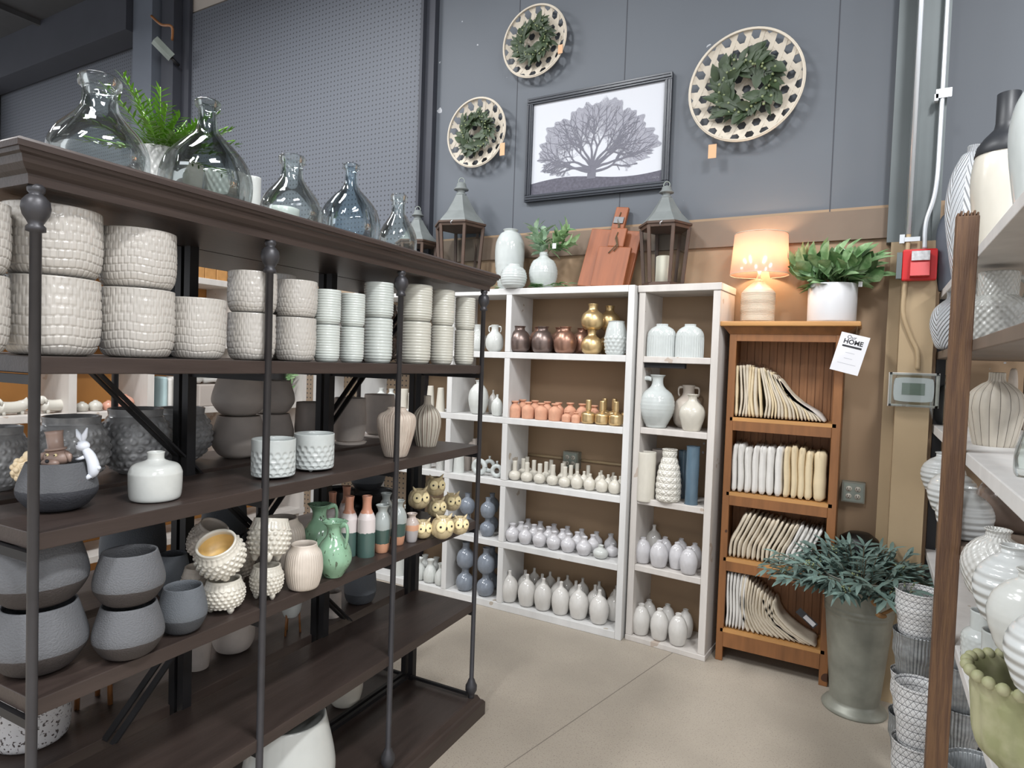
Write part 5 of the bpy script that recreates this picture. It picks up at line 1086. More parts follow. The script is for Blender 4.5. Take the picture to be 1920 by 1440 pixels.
# ================================================================ wall baskets with wreaths
def basket(pl_, pr_, pt_, pb_, label, big):
    yw = WY-.05
    L0 = AY(*pl_, yw); R0_ = AY(*pr_, yw); T0 = AY(*pt_, yw); B0 = AY(*pb_, yw)
    cx = (L0.x+R0_.x)/2; cz = (T0.z+B0.z)/2; R = ((R0_.x-L0.x)+(T0.z-B0.z))/4
    t = empty('wall_basket', (cx, WY-.012, cz)); tag(t, label, 'wall decor', 'woven bamboo wall baskets')
    bow = .055 if big else .05
    b = MB(); sp = .066 if big else .064; w = sp*.345
    def Y(x, z): r2 = min(1, (x*x+z*z)/(R*R)); return -.006-bow*r2**1.6
    for k in range(3):
        a = pi/3*k+.12; ca, sa = cos(a), sin(a); j = -12.5
        while j < 13:
            o = j*sp; j += 1
            if abs(o)+w/2 >= R*.99: continue
            hl = sqrt(R*R-(abs(o)+w/2)**2); n = 18; vs = []; fs = []
            for i in range(n+1):
                s = -hl+2*hl*i/n; wav = .0015*(1 if k == 0 else (-1 if k == 1 else 0))
                for e in (-w/2, w/2):
                    x = s*ca-(o+e)*sa; z = s*sa+(o+e)*ca
                    for dy in (0, -.0025): vs.append((x, Y(x, z)+wav+dy, z))
            for i in range(n):
                q = i*4; fs += [(q+1, q+3, q+7, q+5), (q, q+4, q+6, q+2), (q, q+1, q+5, q+4), (q+2, q+6, q+7, q+3)]
            b.add(vs, fs)
    b.build('woven_strips', 'bamboo', t, fix=True)
    b = MB()
    for dr, dy in ((0, 0), (.006, -.006), (-.004, -.010)): b.tube([((R-.004+dr*.6)*cos(a), -.006-bow+dy, (R-.004+dr*.6)*sin(a)) for a in [2*pi*i/64 for i in range(65)]], .0052 if big else .0046, 8, cap=False)
    b.build('rim', 'bamboo', t)
    r = R*.41; wr = MB(); be = MB(); tw = MB()
    tw.tube([(r*cos(a)+.006*sin(5*a), -.05+.006*cos(7*a), r*sin(a)+.006*cos(6*a)) for a in [2*pi*i/40 for i in range(41)]], .006, 6, cap=False)
    n = 150 if big else 130
    for i in range(n):
        a = 2*pi*i/n+random.uniform(-.05, .05); rr_ = r*random.uniform(.78, 1.25)
        out = random.choice((-1, -.3, .5, 1, 1.2)); tdir = Vector((-sin(a), 0, cos(a))); rdir = Vector((cos(a), 0, sin(a)))
        d = tdir*random.uniform(.4, 1)*-1+rdir*out*.8+Vector((0, -random.uniform(.0, .7), 0))
        big_l = R*random.uniform(.24, .40)
        wr.leaf((rr_*cos(a), -.055-random.random()*.02, rr_*sin(a)), d, (random.uniform(-.3, .3), -1, random.uniform(-.3, .3)), big_l*.9, big_l*random.choice((.30, .42, .55)), .25, .25)
        if i % 4 == 0: be.sphere((rr_*1.08*cos(a), -.085, rr_*1.08*sin(a)), R*.026, 8)
    q = tw.build('wreath', 'twig', t); wr.build('leaves', 'leaf_dark', q); be.build('berries', 'berry', q)
    return t, R, bow
t1, R1, bw = basket((948, 88), (1064, 72), (1006, 12), (992, 150), 'upper left bamboo wall basket with green wreath', False)
t2, R2, bw2 = basket((843, 248), (952, 243), (892, 188), (900, 313), 'lower left bamboo wall basket with green wreath and tag', False)
t3, R3, bw3 = basket((1296, 175), (1510, 135), (1418, 54), (1388, 269), 'largest bamboo wall basket with green wreath, above the lamp', True)
for t, x, z, w, h in ((t2, R2*.95, -R2*.36, .018, .045), (t3, -R3*.52, -R3*.93, .022, .042), (t1, R1*.86, -R1*.2, .016, .03)):
    b = MB(); b.box((x-w, -.075, z-h*1.6-.03), (x+w, -.0735, z+h*.2-.03)); tg_ = b.build('price_tag', 'tag_kraft', t)
    b = MB(); b.tube([(x, -.074, z+.0), (x+.002, -.07, z+.03)], .001, 5); b.build('string', 'twig', tg_)
# ================================================================ framed tree print
yp = WY-.035
c = [AY(*p, yp) for p in ((990, 188), (1259, 130), (1254, 349), (981, 381))]
x0 = (c[0].x+c[3].x)/2; x1 = (c[1].x+c[2].x)/2; z1 = (c[0].z+c[1].z)/2; z0 = (c[2].z+c[3].z)/2
fr = empty('framed_picture', ((x0+x1)/2, WY-.004, (z0+z1)/2)); tag(fr, 'black framed print of a bare spreading tree on the wall', 'picture')
fw, fh = (x1-x0)/2, (z1-z0)/2
for nm, t, d in (('outer', .042, .032),):
    for (a0, a1, b0, b1) in ((-fw, fw, fh-t, fh), (-fw, fw, -fh, -fh+t), (-fw, -fw+t, -fh+t, fh-t), (fw-t, fw, -fh+t, fh-t)):
        b = MB(); b.box((a0, -d, b0), (a1, 0, b1)); ax = (a1-a0) > (b1-b0)
        if ax: b.box((a0+.006, -d-.007, (b0+b1)/2-.011), (a1-.006, -d, (b0+b1)/2-.004)); b.box((a0+.01, -d-.004, (b0+b1)/2+.006), (a1-.01, -d, (b0+b1)/2+.012))
        else: b.box(((a0+a1)/2-.011, -d-.007, b0), ((a0+a1)/2-.004, -d, b1)); b.box(((a0+a1)/2+.006, -d-.004, b0), ((a0+a1)/2+.012, -d, b1))
        bev(b.build('frame', 'frame_black', fr), .002)
iw, ih = fw-.04, fh-.04
b = MB(); b.box((-iw, -.014, -ih), (iw, -.002, ih)); pr = b.build('print', 'print_paper', fr)
b = MB(); n = 24; vs = []
for i in range(n+1): x = -iw+2*iw*i/n; vs += [(x, -.0148, -ih), (x, -.0148, -ih+.13*ih*2+.02*sin(i*.25))]
b.add(vs, [(2*i, 2*i+2, 2*i+3, 2*i+1) for i in range(n)]); b.build('printed_ground', 'print_ground', pr)
tm = MB(); tw_ = MB(); random.seed(5)
def ribbon(m_, p, q, w0, w1):
    d = (q-p)
    if d.length < 1e-5: return
    nrm = Vector((-d.y, d.x)).normalized()
    pts = [p+nrm*w0/2, p-nrm*w0/2, q-nrm*w1/2, q+nrm*w1/2]; yk = -.0152-(len(m_.f) % 900)*1.2e-6-(.0012 if m_ is tm else 0); m_.add([(v.x, yk, v.y) for v in pts], [(0, 1, 2, 3)])
def crownr(a): return 1+.045*sin(a*5+1)+.035*sin(a*11)+.03*sin(a*23)+.03*sin(a*41)
cz0 = -ih*.30
def inside(p):
    dx, dz = p.x/(iw*.88), (p.y-cz0)/(ih*1.12 if p.y > cz0 else ih*.42); a = atan2(dz, dx); return dx*dx+dz*dz < crownr(a)**2
def branch(p, a, L, w, g):
    if g <= 0: return
    q = p; n = 4
    for i in range(n):
        a += random.uniform(-.20, .20); r = q+Vector((cos(a), sin(a)))*L/n
        if not inside(r): return
        ribbon(tm if g > 4 else tw_, q, r, w*(1-.10*i), w*(1-.10*(i+1))); q = r
        if g <= 8 and random.random() < (.75 if g > 6 else .45): branch(q, a+random.choice((-1, 1))*random.uniform(.35, .95), L*random.uniform(.45, .7), w*.5, g-2)
    for s in (-1, 1): branch(q, a+s*random.uniform(.12, .45), L*random.uniform(.68, .9), max(.0011, w*.62), g-1)
tz = -ih+.13*ih*2; tx = -iw*.03; p0 = Vector((tx, tz-.01)); p1 = Vector((tx+.002, tz+ih*.20)); ribbon(tm, p0, p1, ih*.20, ih*.17); ribbon(tm, p1-Vector((0, ih*.03)), p1+Vector((0, ih*.07)), ih*.19, ih*.10)
for dx in (-1, 1): ribbon(tm, Vector((tx+dx*ih*.07, tz-.008)), Vector((tx+dx*ih*.02, tz+ih*.10)), ih*.06, ih*.03)
for a, L, o_y in ((-.02, .40, -.03), (.16, .40, 0), (.40, .38, .01), (.72, .36, .02), (1.05, .36, .03), (1.38, .36, .03), (1.68, .36, .03), (2.0, .36, .03), (2.35, .36, .02), (2.7, .38, .01), (2.98, .40, 0), (3.16, .40, -.03)):
    branch(p1+Vector((cos(a)*ih*.03, o_y*.6-.006)), a, ih*L*1.1, ih*.058, 9)
print('tree faces', len(tm.f), len(tw_.f))
tm.build('printed_tree', 'print_ink', pr); tw_.build('printed_twigs', 'print_twig', pr)
b = MB(); b.tube([(iw*.86+i*.004, -.0155, -ih*.9+.006*sin(i*2.3)) for i in range(12)], .0008, 4); b.build('signature', 'print_paper', pr)
random.seed(21)
# ================================================================ folded linens in the bookcase
def pack(x0, z0, pts, th, d, m, label, group, y0=3.512, sleeve=False, ytw=0, wob=.15):
    """pts: centre line of the slab (dx, dz) from its foot up"""
    t = empty('linen_pack', (x0, y0, z0)); tag(t, label, 'linen', group)
    P = crom(pts, 12); n = len(P); rows = []; prof = []
    for i, (x, z) in enumerate(P):
        a = P[max(0, i-1)]; c = P[min(n-1, i+1)]; dx, dz = c[0]-a[0], c[1]-a[1]; l = sqrt(dx*dx+dz*dz) or 1; nx, nz = dz/l, -dx/l
        w = th/2*(.55 if i in (0, n-1) else 1)*(1+wob*sin(i*1.3+x0*50)); prof.append(((x+nx*w, z+nz*w), (x-nx*w, z-nz*w)))
    loop = [p[1] for p in prof]+[p[0] for p in reversed(prof)]; k = len(loop); ny = 5; vs = []
    for j in range(ny+1):
        yy = d*j/ny; sh = .003*sin(j*1.7+x0*37)+ytw*j/ny; s = .6 if j in (0, ny) else 1
        for i, (x, z) in enumerate(loop):
            cx_, cz_ = P[i if i < n else 2*n-1-i]; vs.append((cx_+(x-cx_)*s+sh, yy+(.003 if j == 0 else 0), max(.0, cz_+(z-cz_)*s)))
    b = MB(); fs = []
    for j in range(ny):
        for i in range(k): fs.append((j*k+i, j*k+(i+1) % k, (j+1)*k+(i+1) % k, (j+1)*k+i))
    for i in range(n-1):
        fs.append((i, i+1, 2*n-2-i, 2*n-1-i)); fs.append((ny*k+i+1, ny*k+i, ny*k+2*n-1-i, ny*k+2*n-2-i))
    b.add(vs, fs, True); b.build('folded_cloth', m, t, fix=True)
    if sleeve:
        b = MB(); top = P[-1]; ax, az = top; pv = P[-3]; vs = []; fs = []; dx, dz = ax-pv[0], az-pv[1]; l = sqrt(dx*dx+dz*dz); dx /= l; dz /= l
        m_ = 8
        for i in range(m_+1):
            y = -.004+(d+.004)*i/m_
            for q, off in ((0, -.03), (1, 0), (2, .018+.006*sin(i*2.1+x0*90))): vs.append((ax+dx*off+(.0035*sin(i*1.9+q+x0*70)), y, az+dz*off+.002*cos(i*2.3)))
        for i in range(m_):
            for q in (0, 1): a = i*3+q; fs.append((a, a+1, a+4, a+3))
        b.add(vs, fs, True); b.build('plastic_sleeve', 'plastic_film', t)
    return t
IX0, IX1 = -.668+.038, -.128-.044; IW = IX1-IX0
# top shelf: leaning more and more to the left, feet packed along the shelf
n = 25; z = ZC[3]+EPS; used = 0
for i in range(n):
    f = i/(n-1); foot = IX0+.012+f*(IW-.034); th = .0135+.004*(i % 3 == 0)
    lean = .005+.16*max(0, f-.18)**1.15*1.35; hh = .275-.02*f-.13*f**3+random.uniform(-.006, .006)
    bow = .012*sin(i*.9) if i < 8 else .016
    pts = [(0, .006), (-lean*.3+bow, hh*.33), (-lean*.7+bow*.6, hh*.68), (-lean, hh)]
    pack(foot, z, pts, th, .17, random.choice(('linen', 'linen', 'linen_warm')) if i < n-1 else 'linen_grey', ORD[i]+' cream linen pack on the bookcase top shelf' if i < n-1 else 'rightmost cream linen pack, leaning hardest, on the bookcase top shelf', 'linen packs on the top shelf', sleeve=True)
n = 12; z = ZC[2]+EPS; wdt = [.030, .036, .036, .034, .040, .042, .040, .034, .034, .036, .040, .060]; s = sum(wdt); x = IX0+.003
for i in range(n):
    w = wdt[i]/s*(IW-.006); hh = .255-.012*sin(i*.5)+random.uniform(-.008, .008)-(.02 if i > 9 else 0)
    pack(x+w/2, z, [(0, .004), (.003*sin(i), hh*.3), (-.003, hh*.7), (.004*cos(i*2), hh)], w*.99, .18, ('linen_white' if i < 7 else 'linen_warm'), ORD[i]+(' thick white cloth pack' if i < 7 else ' thick cream cloth pack')+' on the second shelf', 'thick cloth packs on the second shelf', sleeve=True, wob=.05); x += w
n = 17; z = ZC[1]+EPS
for i in range(n):
    f = i/(n-1); foot = IX0+.014+f*(IW-.09); hh = .245-.04*f+random.uniform(-.006, .006); lean = .075-.01*f; th = .018
    pts = [(0, .006), (.004, hh*.32), (.02+lean*.2, hh*.62), (lean, hh)]
    if foot+lean > IX1-.008: lean = IX1-.012-foot; pts[-1] = (lean, hh); pts[2] = (lean*.5, hh*.62)
    pack(foot, z, pts, th, .165, 'linen' if i < 12 else 'linen_white', ORD[i]+' leaning napkin pack on the third shelf', 'leaning napkin packs on the third shelf', sleeve=i > 10)
n = 20; z = ZC[0]+EPS
for i in range(n):
    f = i/(n-1); th = .0145
    if i < 6:
        foot = IX0+.012+i*.0175; hh = .30+random.uniform(-.008, .004); pts = [(0, .006), (.004, hh*.3), (-.002, hh*.7), (.001*i, hh)]
    else:
        g = (i-6)/13; foot = IX0+.125+(i-6)*.0248; hh = .30-.16*g; k = .02+.10*g
        pts = [(0, .006), (-k*.8, .04+.02*g), (-k*1.15-.02, hh*.5), (-k*1.15-.008-.02*g, hh)]
        if g > .8: pts = [(0, .006), (-.10, .05), (-.16-.02*g, .12), (-.205, .19)]
    foot = min(foot, IX1-.012)
    pack(foot, z, pts, th, .17, 'linen_white' if i < 6 else 'linen', (ORD[i] if i < n-1 else 'rightmost')+' folded cloth on the bookcase bottom shelf', 'folded cloths on the bottom shelf')
b = MB(); lb = empty('cloth_label', (IX1-.075, 3.512, ZC[0]+.135)); lb.rotation_euler = (0, radians(38), 0); tag(lb, 'black and white paper label on the sloping cloth, bottom shelf', 'label')
b.box((-.045, -.004, 0), (.062, -.002, .034)); b.build('card', 'frame_black', lb); b = MB(); b.box((-.005, -.0052, .006), (.055, -.0042, .028)); b.build('white_panel', 'tag_paper', lb)
# ================================================================ galvanized bucket with eucalyptus
BX, BY = .0-.004, 3.355
bk = empty('flower_bucket', (BX, BY, 0)); tag(bk, 'tall galvanized bucket of eucalyptus beside the brown bookcase', 'bucket')
H0 = .625; b = MB()
b.lathe([(0, 0), (.135, 0), (.137, .008), (.128, .02), (.112, .034), (.103, .045), (.104, .05)]+[(.104+.051*((z-.05)/(H0-.05))+(.003 if abs(z-.455) < .006 or abs(z-.475) < .006 else 0), z) for z in [.05+i*.005 for i in range(1, 115)]]+[(.159, H0), (.159, H0+.004), (.153, H0+.004), (.150, H0-.02), (.145, H0-.1), (0, H0-.11)], 72); b.build('body', 'galvanized', bk)
b = MB(); hc = Vector((.090, -.150, H0-.05))
b.tube(crom3([hc+Vector((-.05, -.01, .005)), hc+Vector((-.03, -.03, -.02)), hc+Vector((.0, -.03, -.01)), hc+Vector((.02, -.02, .03)), hc+Vector((.05, 0, .025)), hc+Vector((.045, -.01, -.02)), hc+Vector((0, -.03, -.055))], 26), .0075, 8); b.sphere(hc+Vector((-.005, -.032, -.062)), .015, 10, (1.5, .8, .8)); b.build('rope_handle', 'rope', bk)
eu = MB(); tw = MB(); be = MB(); top = Vector((0, 0, H0-.08))
for i in range(84):
    a = i*2.4; el = random.choice((.12, .3, .5, .75, 1.1, 1.3)); L = random.uniform(.18, .30)*(1 if el < .6 else .72)
    d = Vector((cos(a)*cos(el), sin(a)*cos(el)*.7-.12, sin(el)+.35)).normalized(); pts = []
    for k in range(8):
        f = k/7; p = top+Vector((cos(a)*.08, sin(a)*.08, 0))+d*(L*f)+Vector((cos(a)*.08*f, 0, -.07*f*f*(1-el*.5)*L/.3)); pts.append(p)
    tw.tube(pts, .002, 5)
    for k in range(2, 8):
        p = pts[k]; dd = (pts[k]-pts[k-1]).normalized(); sd = dd.cross(Vector((0, 0, 1))).normalized()
        for s in (-1, 1, random.choice((-.3, .3))):
            eu.leaf(p, dd*random.uniform(.5, 1)+sd*s*random.uniform(.5, 1.1)+Vector((0, 0, random.uniform(-.55, .35))), Vector((random.uniform(-.3, .3), -.3, 1)), random.uniform(.05, .085), random.uniform(.014, .023), .25, random.uniform(.1, .5))
    if i % 5 == 0:
        for q in range(9): be.sphere(pts[6]+Vector((random.uniform(-.018, .018), random.uniform(-.018, .018), random.uniform(.0, .03))), .0038, 6)
q = tw.build('eucalyptus_stems', 'twig', bk); eu.build('leaves', 'leaf_euca', q); be.build('seed_clusters', 'berry', q)
# dark round thing behind the bucket
P = AY(1645, 1000, 3.66); b = MB(); b.lathe([(0, 0), (.09, 0), (.095, .02), (.095, .98), (.085, 1.05), (.05, 1.085), (0, 1.09)], 32); o = b.build('waste_bin', 'black', None, (-.02, 3.625, 0)); tag(o, 'black round topped bin in the corner behind the eucalyptus', 'bin'); o.scale = (1, 1, P.z/1.09+.0)
# ================================================================ right hand rack contents
RXI = .265
def rpos(px, py, w, x): P = AX(px, py, x); return P, wd(w, P)
ZT1, ZT2, ZT3, ZT4, ZT5 = 1.945, 1.665, 1.325, 1.04, .735
GW = 'white vases on the right rack'
def rvb(px, yb, w, h, z, kind, m, label, cat='vase', name='vase', wbf=.5, **k):      # standing on a shelf below the eye
    P, Wd = basepos(px, yb, w, z+EPS, wbf); return vz(name, kind, m, P, Wd, wd(h, P), label, cat, **k)
def rvt(px, ytop, w, y, z, kind, m, label, cat='vase', name='vase', **k):           # standing on a shelf above the eye
    P, Wd = ypos(px, ytop, w, y); ht = P.z-z; return vz(name, kind, m, (P.x, y, z+EPS), Wd, ht, label, cat, **k)
rvt(1829, 275, 84, 3.25, ZT1, 'chev_vase', 'chevron_white', 'tall white chevron carved vase on the top right shelf')
o = rvt(1888, 258, 104, 2.62, ZT1, 'tall_white', 'cream_glaze', 'tall cream bottle vase with black neck on the top right shelf')
b = MB(); b.lathe([(0, .84), (.475, .85), (.44, .93), (.34, 1.0), (.20, 1.07), (.18, 1.12), (.18, 1.36), (.15, 1.36), (.15, 1.1), (0, 1.1)], 40); link('black_neck', b.mesh('n'), 'neck_black', o)
rvt(1985, 150, 140, 2.15, ZT1, 'tall_white', 'cool_glaze', 'pale vase at the very right edge of the top shelf')
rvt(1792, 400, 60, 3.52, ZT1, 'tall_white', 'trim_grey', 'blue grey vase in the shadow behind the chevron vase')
rvt(1789, 545, 72, 3.28, ZT2, 'round_vase', 'chevron_white', 'round white chevron carved vase below the top right shelf')
rvt(1828, 500, 60, 2.92, ZT2, 'flat_ribbed', 'hatch_white', 'white hatched shouldered vase just right of the wooden post')
rvt(1874, 512, 96, 2.55, ZT2, 'emboss_jar', 'bubble_white', 'white bubble textured jug with handle on the second right shelf', name='jug', cat='jug', parts='jug', rz=.2)
rvb(1772, 797, 56, 92, ZT3, 'round_vase', 'glass_clear', 'clear glass bulb vase on the third right shelf, far end', name='glass_vase')
rvb(1788, 808, 34, 52, ZT3, 'round_vase', 'glass_clear', 'small clear glass vase beside the wooden post', name='glass_vase')
rvb(1862, 837, 92, 136, ZT3, 'stripe_vase', 'striped', 'cream vase with dark vertical stripes right of the post', rz=.2)
rvb(1893, 822, 16, 130, ZT3, 'tall_white', 'cream_bisque', 'slim tan bottle behind the striped vase')
rvb(1922, 896, 38, 122, ZT3, 'jug_glass', 'glass_clear', 'clear glass bottle at the right edge of the third shelf', name='glass_vase', wbf=.8)
for px, yb, w, h, kk, mm, l in ((1766, 926, 72, 76, 'round_big', 'ringed_white', 'round white ringed vase at the far end, fourth right shelf'), (1784, 966, 82, 88, 'round_big', 'ringed_white', 'round white ringed vase second from far end, fourth right shelf'), (1806, 1012, 92, 96, 'round_big', 'ringed_white', 'round white ringed vase just left of the wooden post'),
        (1864, 1126, 112, 130, 'round_big', 'hatch_white', 'round white hatched vase right of the post, fourth shelf'), (1894, 1178, 124, 150, 'round_big', 'ringed_white', 'round white bottle vase next to the hatched one'), (1930, 1240, 140, 165, 'round_big', 'white_glaze', 'round white bottle vase, third right of the post'), (1975, 1320, 160, 180, 'round_big', 'ringed_white', 'round white bottle vase cut by the right edge of view')):
    rvb(px, yb, w, h, ZT4, kk, mm, l, group=GW, wbf=.3)
P = AY(1858, 1000, 2.72); vz('vase', 'gourd_round', 'brown_glaze', (P.x+.07, 2.72, ZT4+EPS), .24, .25, 'large shiny brown vase behind the post, fourth right shelf', 'vase')
rvb(1842, 1252, 70, 100, ZT5, 'emboss_jar', 'cool_glaze', 'white embossed jar with dark opening, farther of the pair', name='jar', cat='jar', group='white embossed jars')
rvb(1868, 1310, 84, 118, ZT5, 'emboss_jar', 'cool_glaze', 'white embossed jar with dark opening, nearer of the pair', name='jar', cat='jar', group='white embossed jars')
UP, UW = basepos(1925, 1520, 212, ZT5+EPS, .3)
un = empty('garden_urn', UP); tag(un, 'large mossy green urn with a beaded rim, lower right', 'urn')
me = getm('urn', K['urn']); UH = min(.25, wd(235, UP)); o = link('body', me, 'green_urn', un); o.scale = (UW, UW, UH)
for i in range(26):
    b = MB(); b.sphere((0, 0, 0), .055, 12); a = 2*pi*i/26; o = link('rim_bead', getm('bead', lambda b=b: b.mesh('b')), 'green_urn', un, (.492*UW*cos(a), .492*UW*sin(a), UH)); o.scale = (UW,)*3
# patterned metal pots on the floor, stacked
def mp(x, y, z, D, hh, m, label, group='patterned metal pots'):
    return vz('metal_pot', 'planter_bucket', m, (x, y, z), D, hh, label, 'planter', group)
def pstack(x, y, D, hh, n, mlist, lab):
    names = ['bottom', 'second', 'third', 'fourth', 'fifth']
    for i in range(n): mp(x, y, EPS+i*(hh*.62), D*(1-.0*i), hh, mlist[i % len(mlist)], lab % (names[i] if i < n-1 else 'top'))
# each pot: own foot resting in the one below
for (x, y, D, hh, zs, ms, lab) in ((.205, 3.06, .165, .165, (.0, .166, .332, .498), ('metal_corrugated', 'metal_pattern', 'metal_corrugated', 'metal_pattern'), 'white lattice metal pot left of the post, %s of its stack'),
                            (.20, 2.76, .15, .205, (.0, .206), ('metal_pattern', 'metal_pattern'), 'white lattice metal pot nearer the camera, %s of two')):
    for i, z in enumerate(zs):
        mp(x, y, z*1.03+EPS, D, hh*.985, ms[i], (lab if ms[i] == 'metal_pattern' else lab.replace('white lattice', 'corrugated grey')) % (['bottom', 'second', 'third', 'top'][i] if len(zs) > 2 else ['lower', 'upper'][i]))
for i in range(4): mp(.345, 2.92, i*.158+EPS, .15, .15, 'metal_corrugated', 'corrugated grey metal pot behind the post, %s up' % ['lowest', 'second', 'third', 'fourth'][i])
for i, (x, y, z) in enumerate(((.37, 2.25, EPS), (.38, 2.0, EPS), (.36, 2.52, EPS))): mp(x, y, z, .19, .29, 'metal_corrugated', 'large corrugated metal pot under the low white board, '+['middle', 'nearest', 'farthest'][i])
# ================================================================ white shelving across the next aisle, facing the racks
mat('panel_brown', (190, 132, 68), .6, noise=.2, ns=3)
DX = -3.6
lu = empty('shelving_unit', (DX, 2.0, 0)); tag(lu, 'white divided shelving with orange brown back, seen through the racks at left', 'shelf')
for z in (.045, .43, .815, 1.205, 1.61, 2.0): b = MB(); b.box((-.3, -1.3, z-.038), (0, 1.36, z)); bev(b.build('shelf_board', 'washed_wood', lu))
ys = [.72, 1.25, 1.758, 2.17, 2.74, 3.31]
for k in range(5):
    z0 = (.045, .43, .815, 1.205, 1.61)[k]; z1 = (.43, .815, 1.205, 1.61, 2.0)[k]-.038
    for y in ys: b = MB(); b.box((-.3, y-2.0, z0), (0, y-1.962, z1)); b.build('upright', 'washed_wood', lu)
b = MB(); b.box((-.32, -1.3, 0), (-.302, 1.36, 2.0)); b.build('back_panel', 'panel_brown', lu)
DZ = 1.205+EPS
def dpos(px, w, x=-3.74, py=750):
    P = AX(px, py, x); return Vector((x, P.y, DZ)), wd(w, P)
def dogp(px, w, label, m='dog_glaze'):
    P, Wd = dpos(px, w, -3.68); t = empty('dog_planter', P, pi/2+.15); tag(t, label, 'planter', 'ceramic dachshund planters'); L = Wd*.92
    b = MB(); b.tube(crom3([(-L*.40, 0, L*.30), (-L*.3, 0, L*.26), (0, 0, L*.24), (L*.3, 0, L*.28), (L*.42, 0, L*.42), (L*.46, 0, L*.56)], 18), [L*.10]*2+[L*.19]*11+[L*.15, L*.10, L*.06, L*.03, L*.01], 16); b.build('body', m, t)
    b = MB(); b.sphere((-L*.44, 0, L*.44), L*.14, 14, (1, .9, 1)); b.tube([(-L*.5, 0, L*.42), (-L*.64, 0, L*.36)], [L*.08, L*.05], 10); b.build('head', m, t)
    for s in (-1, 1):
        b = MB(); b.tube([(-L*.42, s*L*.08, L*.54), (-L*.38, s*L*.13, L*.44), (-L*.36, s*L*.13, L*.32)], [L*.03, L*.05, L*.02], 8); b.build('ear', m, t)
        for xx in (-L*.28, L*.28): b = MB(); b.tube([(xx, s*L*.08, L*.12), (xx, s*L*.08, 0)], [L*.06, L*.05], 8); b.build('leg', m, t)
dogp(22, 62, 'white ceramic dog planter at far left behind the first pole'); dogp(104, 62, 'white ceramic dog planter right of the first iron pole')
for px, w, m, l in ((157, 22, 'dog_glaze', 'small pale animal pot left of the pink ones'), (180, 24, 'dog_glaze', 'small white animal pot beside the rear post'), (203, 22, 'pink_glaze', 'small peach pot behind the rear post'), (230, 34, 'pink_glaze', 'glossy pink round pot on the far white shelf')):
    P, Wd = dpos(px, w, -3.69); vz('animal_pot', 'egg_short', m, P, Wd, Wd*.82, l, 'pot')
for i in range(5):
    P, Wd = dpos(292+i*9.5, 9, -3.72); b = MB(); b.box((-.10, -Wd*.46, 0), (.10, Wd*.46, .185-.008*(i % 2))); o = bev(b.build('folded_towel', 'linen_white' if i % 3 else 'cloth_blue', None, P), .010); tag(o, 'folded towel standing on the far shelf, '+ORD[i]+' beside the upright', 'towel', 'folded towels on the far shelf')
P, Wd = dpos(392, 84, -3.74); b = MB(); b.box((-.11, -Wd/2, 0), (.11, Wd/2, .135)); o = bev(b.build('storage_box', 'matte_grey', None, P), .006); tag(o, 'grey box under the soft cloths on the far shelf', 'box')
for i in range(3):
    b = MB(); n = 14; pts = [(.02*sin(j*.9+i), -Wd*.46+Wd*.92*j/(n-1), .006*sin(j*1.7+i*2)) for j in range(n)]; b.tube(pts, [.014+.008*abs(sin(j*1.3+i)) for j in range(n)], 10)
    o = b.build('draped_cloth', ['linen_white', 'cloth_blue', 'linen'][i], None, (P.x-.02+.01*i, P.y, DZ+.135+.026+.052*i)); tag(o, ['white', 'pale blue', 'cream'][i]+' soft cloth lying on the grey box across the aisle', 'cloth', 'soft cloths on the far shelf')
for px, w, h, kk, m, l in ((470, 44, 56, 'olive_pot', 'charcoal_small', 'dark bowl of folded cloth on the far shelf'), (512, 46, 60, 'wide_bowl', 'black', 'black bowl on the far shelf behind the grey planters'), (558, 26, 62, 'egg_short', 'black', 'black bottle on the far shelf behind the grey planters'), (618, 26, 44, 'egg_short', 'figure_cream', 'cream round figure on the far shelf'), (640, 22, 38, 'egg_short', 'figure_brown', 'brown jar on the far shelf')):
    P, Wd = dpos(px, w, -3.72)
    if P.y > 3.2: continue
    vz('jar', kk, m, P, Wd, wd(h, P), l, 'jar')
b = MB()
for i in range(70): b.leaf((random.uniform(-.05, .05), random.uniform(-.05, .05), random.uniform(.01, .26)), (random.uniform(-.3, 1), random.uniform(-1, 1), random.uniform(-.1, 1)), (1, 0, 0), .07, .02)
P, Wd = dpos(600, 30, -3.68); o = b.build('leafy_plant', 'leaf_green', None, (P.x, 3.2, DZ)); tag(o, 'small leafy green plant behind the rack braces', 'plant')
P = AX(400, 520, -3.72); b = MB()
for i in range(9): b.box((-.11, -.36+i*.08, 0), (.11, -.36+i*.08+.076, .20+.004*(i % 3)))
o = bev(b.build('wooden_crate', 'pine_light', None, (-3.74, P.y, 2.0+EPS)), .004); tag(o, 'light wooden crate standing on top of the far white shelving', 'crate')
# ---- security lamp on the far post and cable
sp = empty('flood_light', AY(312, 95, 3.5)); tag(sp, 'small grey flood light fixed high on the far left post', 'light'); b = MB(); b.bar((0, .05, -.04), (-.05, -.08, .07), .09, .05); b.build('housing', 'zinc', sp); b = MB(); b.tube([(0, .04, -.04), (.0, .12, -.08)], .015, 8); b.build('bracket', 'dark_metal', sp)
b = MB(); A = AY(284, 30, 3.45); B_ = AY(322, 50, 3.45); C_ = AY(323, 75, 3.5); b.tube(crom3([A, (A+B_)/2+Vector((0, 0, -.03)), B_, C_], 16), .012, 6); tag(b.build('orange_cable', 'pine'), 'orange cable strung between the far left posts', 'cable')
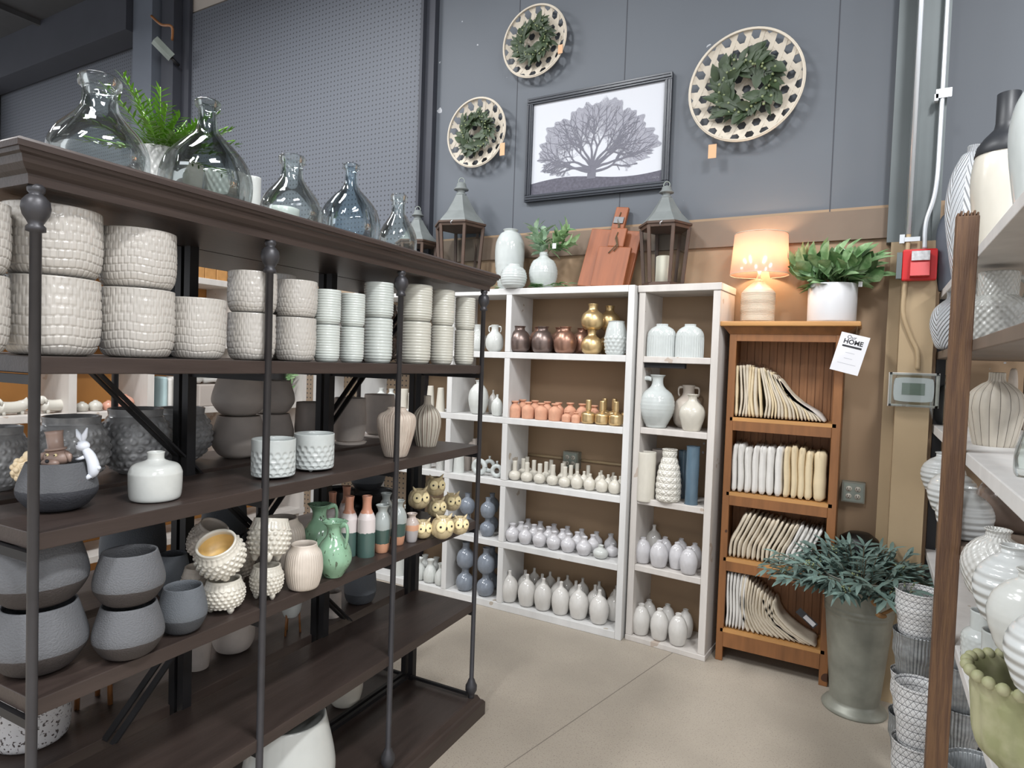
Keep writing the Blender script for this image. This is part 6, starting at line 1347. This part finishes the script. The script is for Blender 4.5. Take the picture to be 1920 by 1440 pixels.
# merge of labels done
# ================================================================ nudge vessels that would touch so that each stands clear of its neighbours
def settle():
    cols = []
    for o in VESSELS:
        p = o.location; z0 = p.z; z1 = p.z+o.scale.z*.98
        for c in cols:
            if abs(c['p'][0]-p.x) < .006 and abs(c['p'][1]-p.y) < .006: c['m'].append(o); c['z'].append((z0, z1, o.scale.x/2)); break
        else: cols.append({'p': [p.x, p.y], 'o': (p.x, p.y), 'm': [o], 'z': [(z0, z1, o.scale.x/2)], 's': 1.0})
    def need(a, b):
        n = 0
        for z0, z1, r in a['z']:
            for y0, y1, q in b['z']:
                if min(z1, y1)-max(z0, y0) > .004: n = max(n, r*a['s']+q*b['s'])
        return n+.0015 if n else 0
    def clamp(c):
        R = max(z[2] for z in c['z'])*c['s']; x, y = c['p']
        v = Vector((x, y, 0)); u = RK0-RN.dot(v); s = RD.dot(v); k = c['kind']
        if k == 'A': nu = min(max(u, .032+R), max(.032+R, .315-R))
        elif k == 'B': nu = min(max(u, .375+R), max(.375+R, .67-R))
        elif k == 'U': c['p'][1] = min(max(y, 3.437+R), max(3.437+R, 3.732-R)); return
        else: return
        v = v+RN*(u-nu); c['p'] = [v.x, v.y]
    for c in cols:
        v = Vector((*c['p'], 0)); u = RK0-RN.dot(v); x, y = c['p']
        c['kind'] = 'U' if y > 3.42 and -3.3 < x < -.7 and c['z'][0][0] < 1.99 else ('A' if 0 < u < .34 else ('B' if .34 <= u < .72 else 'o'))
    for it in range(90):
        for i, a in enumerate(cols):
            for b in cols[i+1:]:
                dx = b['p'][0]-a['p'][0]; dy = b['p'][1]-a['p'][1]; d2 = dx*dx+dy*dy
                if d2 > .16: continue
                n = need(a, b); d = sqrt(d2) or 1e-4
                if n and d < n:
                    f = (n-d)/d*.28
                    for c, s in ((a, -1), (b, 1)): c['p'][0] += s*dx*f; c['p'][1] += s*dy*f
                    if it > 45: a['s'] = max(.86, a['s']*.994); b['s'] = max(.86, b['s']*.994)
        for c in cols:
            clamp(c); ox, oy = c['o']; dx, dy = c['p'][0]-ox, c['p'][1]-oy; d = sqrt(dx*dx+dy*dy); lim = .018 if c['kind'] == 'A' else (.03 if c['kind'] == 'U' else .05)
            if d > lim: c['p'] = [ox+dx*lim/d, oy+dy*lim/d]
    for c in cols:
        for o in c['m']: o.location.x, o.location.y = c['p']; o.scale.x *= c['s']; o.scale.y *= c['s']
VESSELS = [o for o in COL.objects if not o.parent and o.type == 'MESH' and o.data.name.startswith('vessel')]
settle()
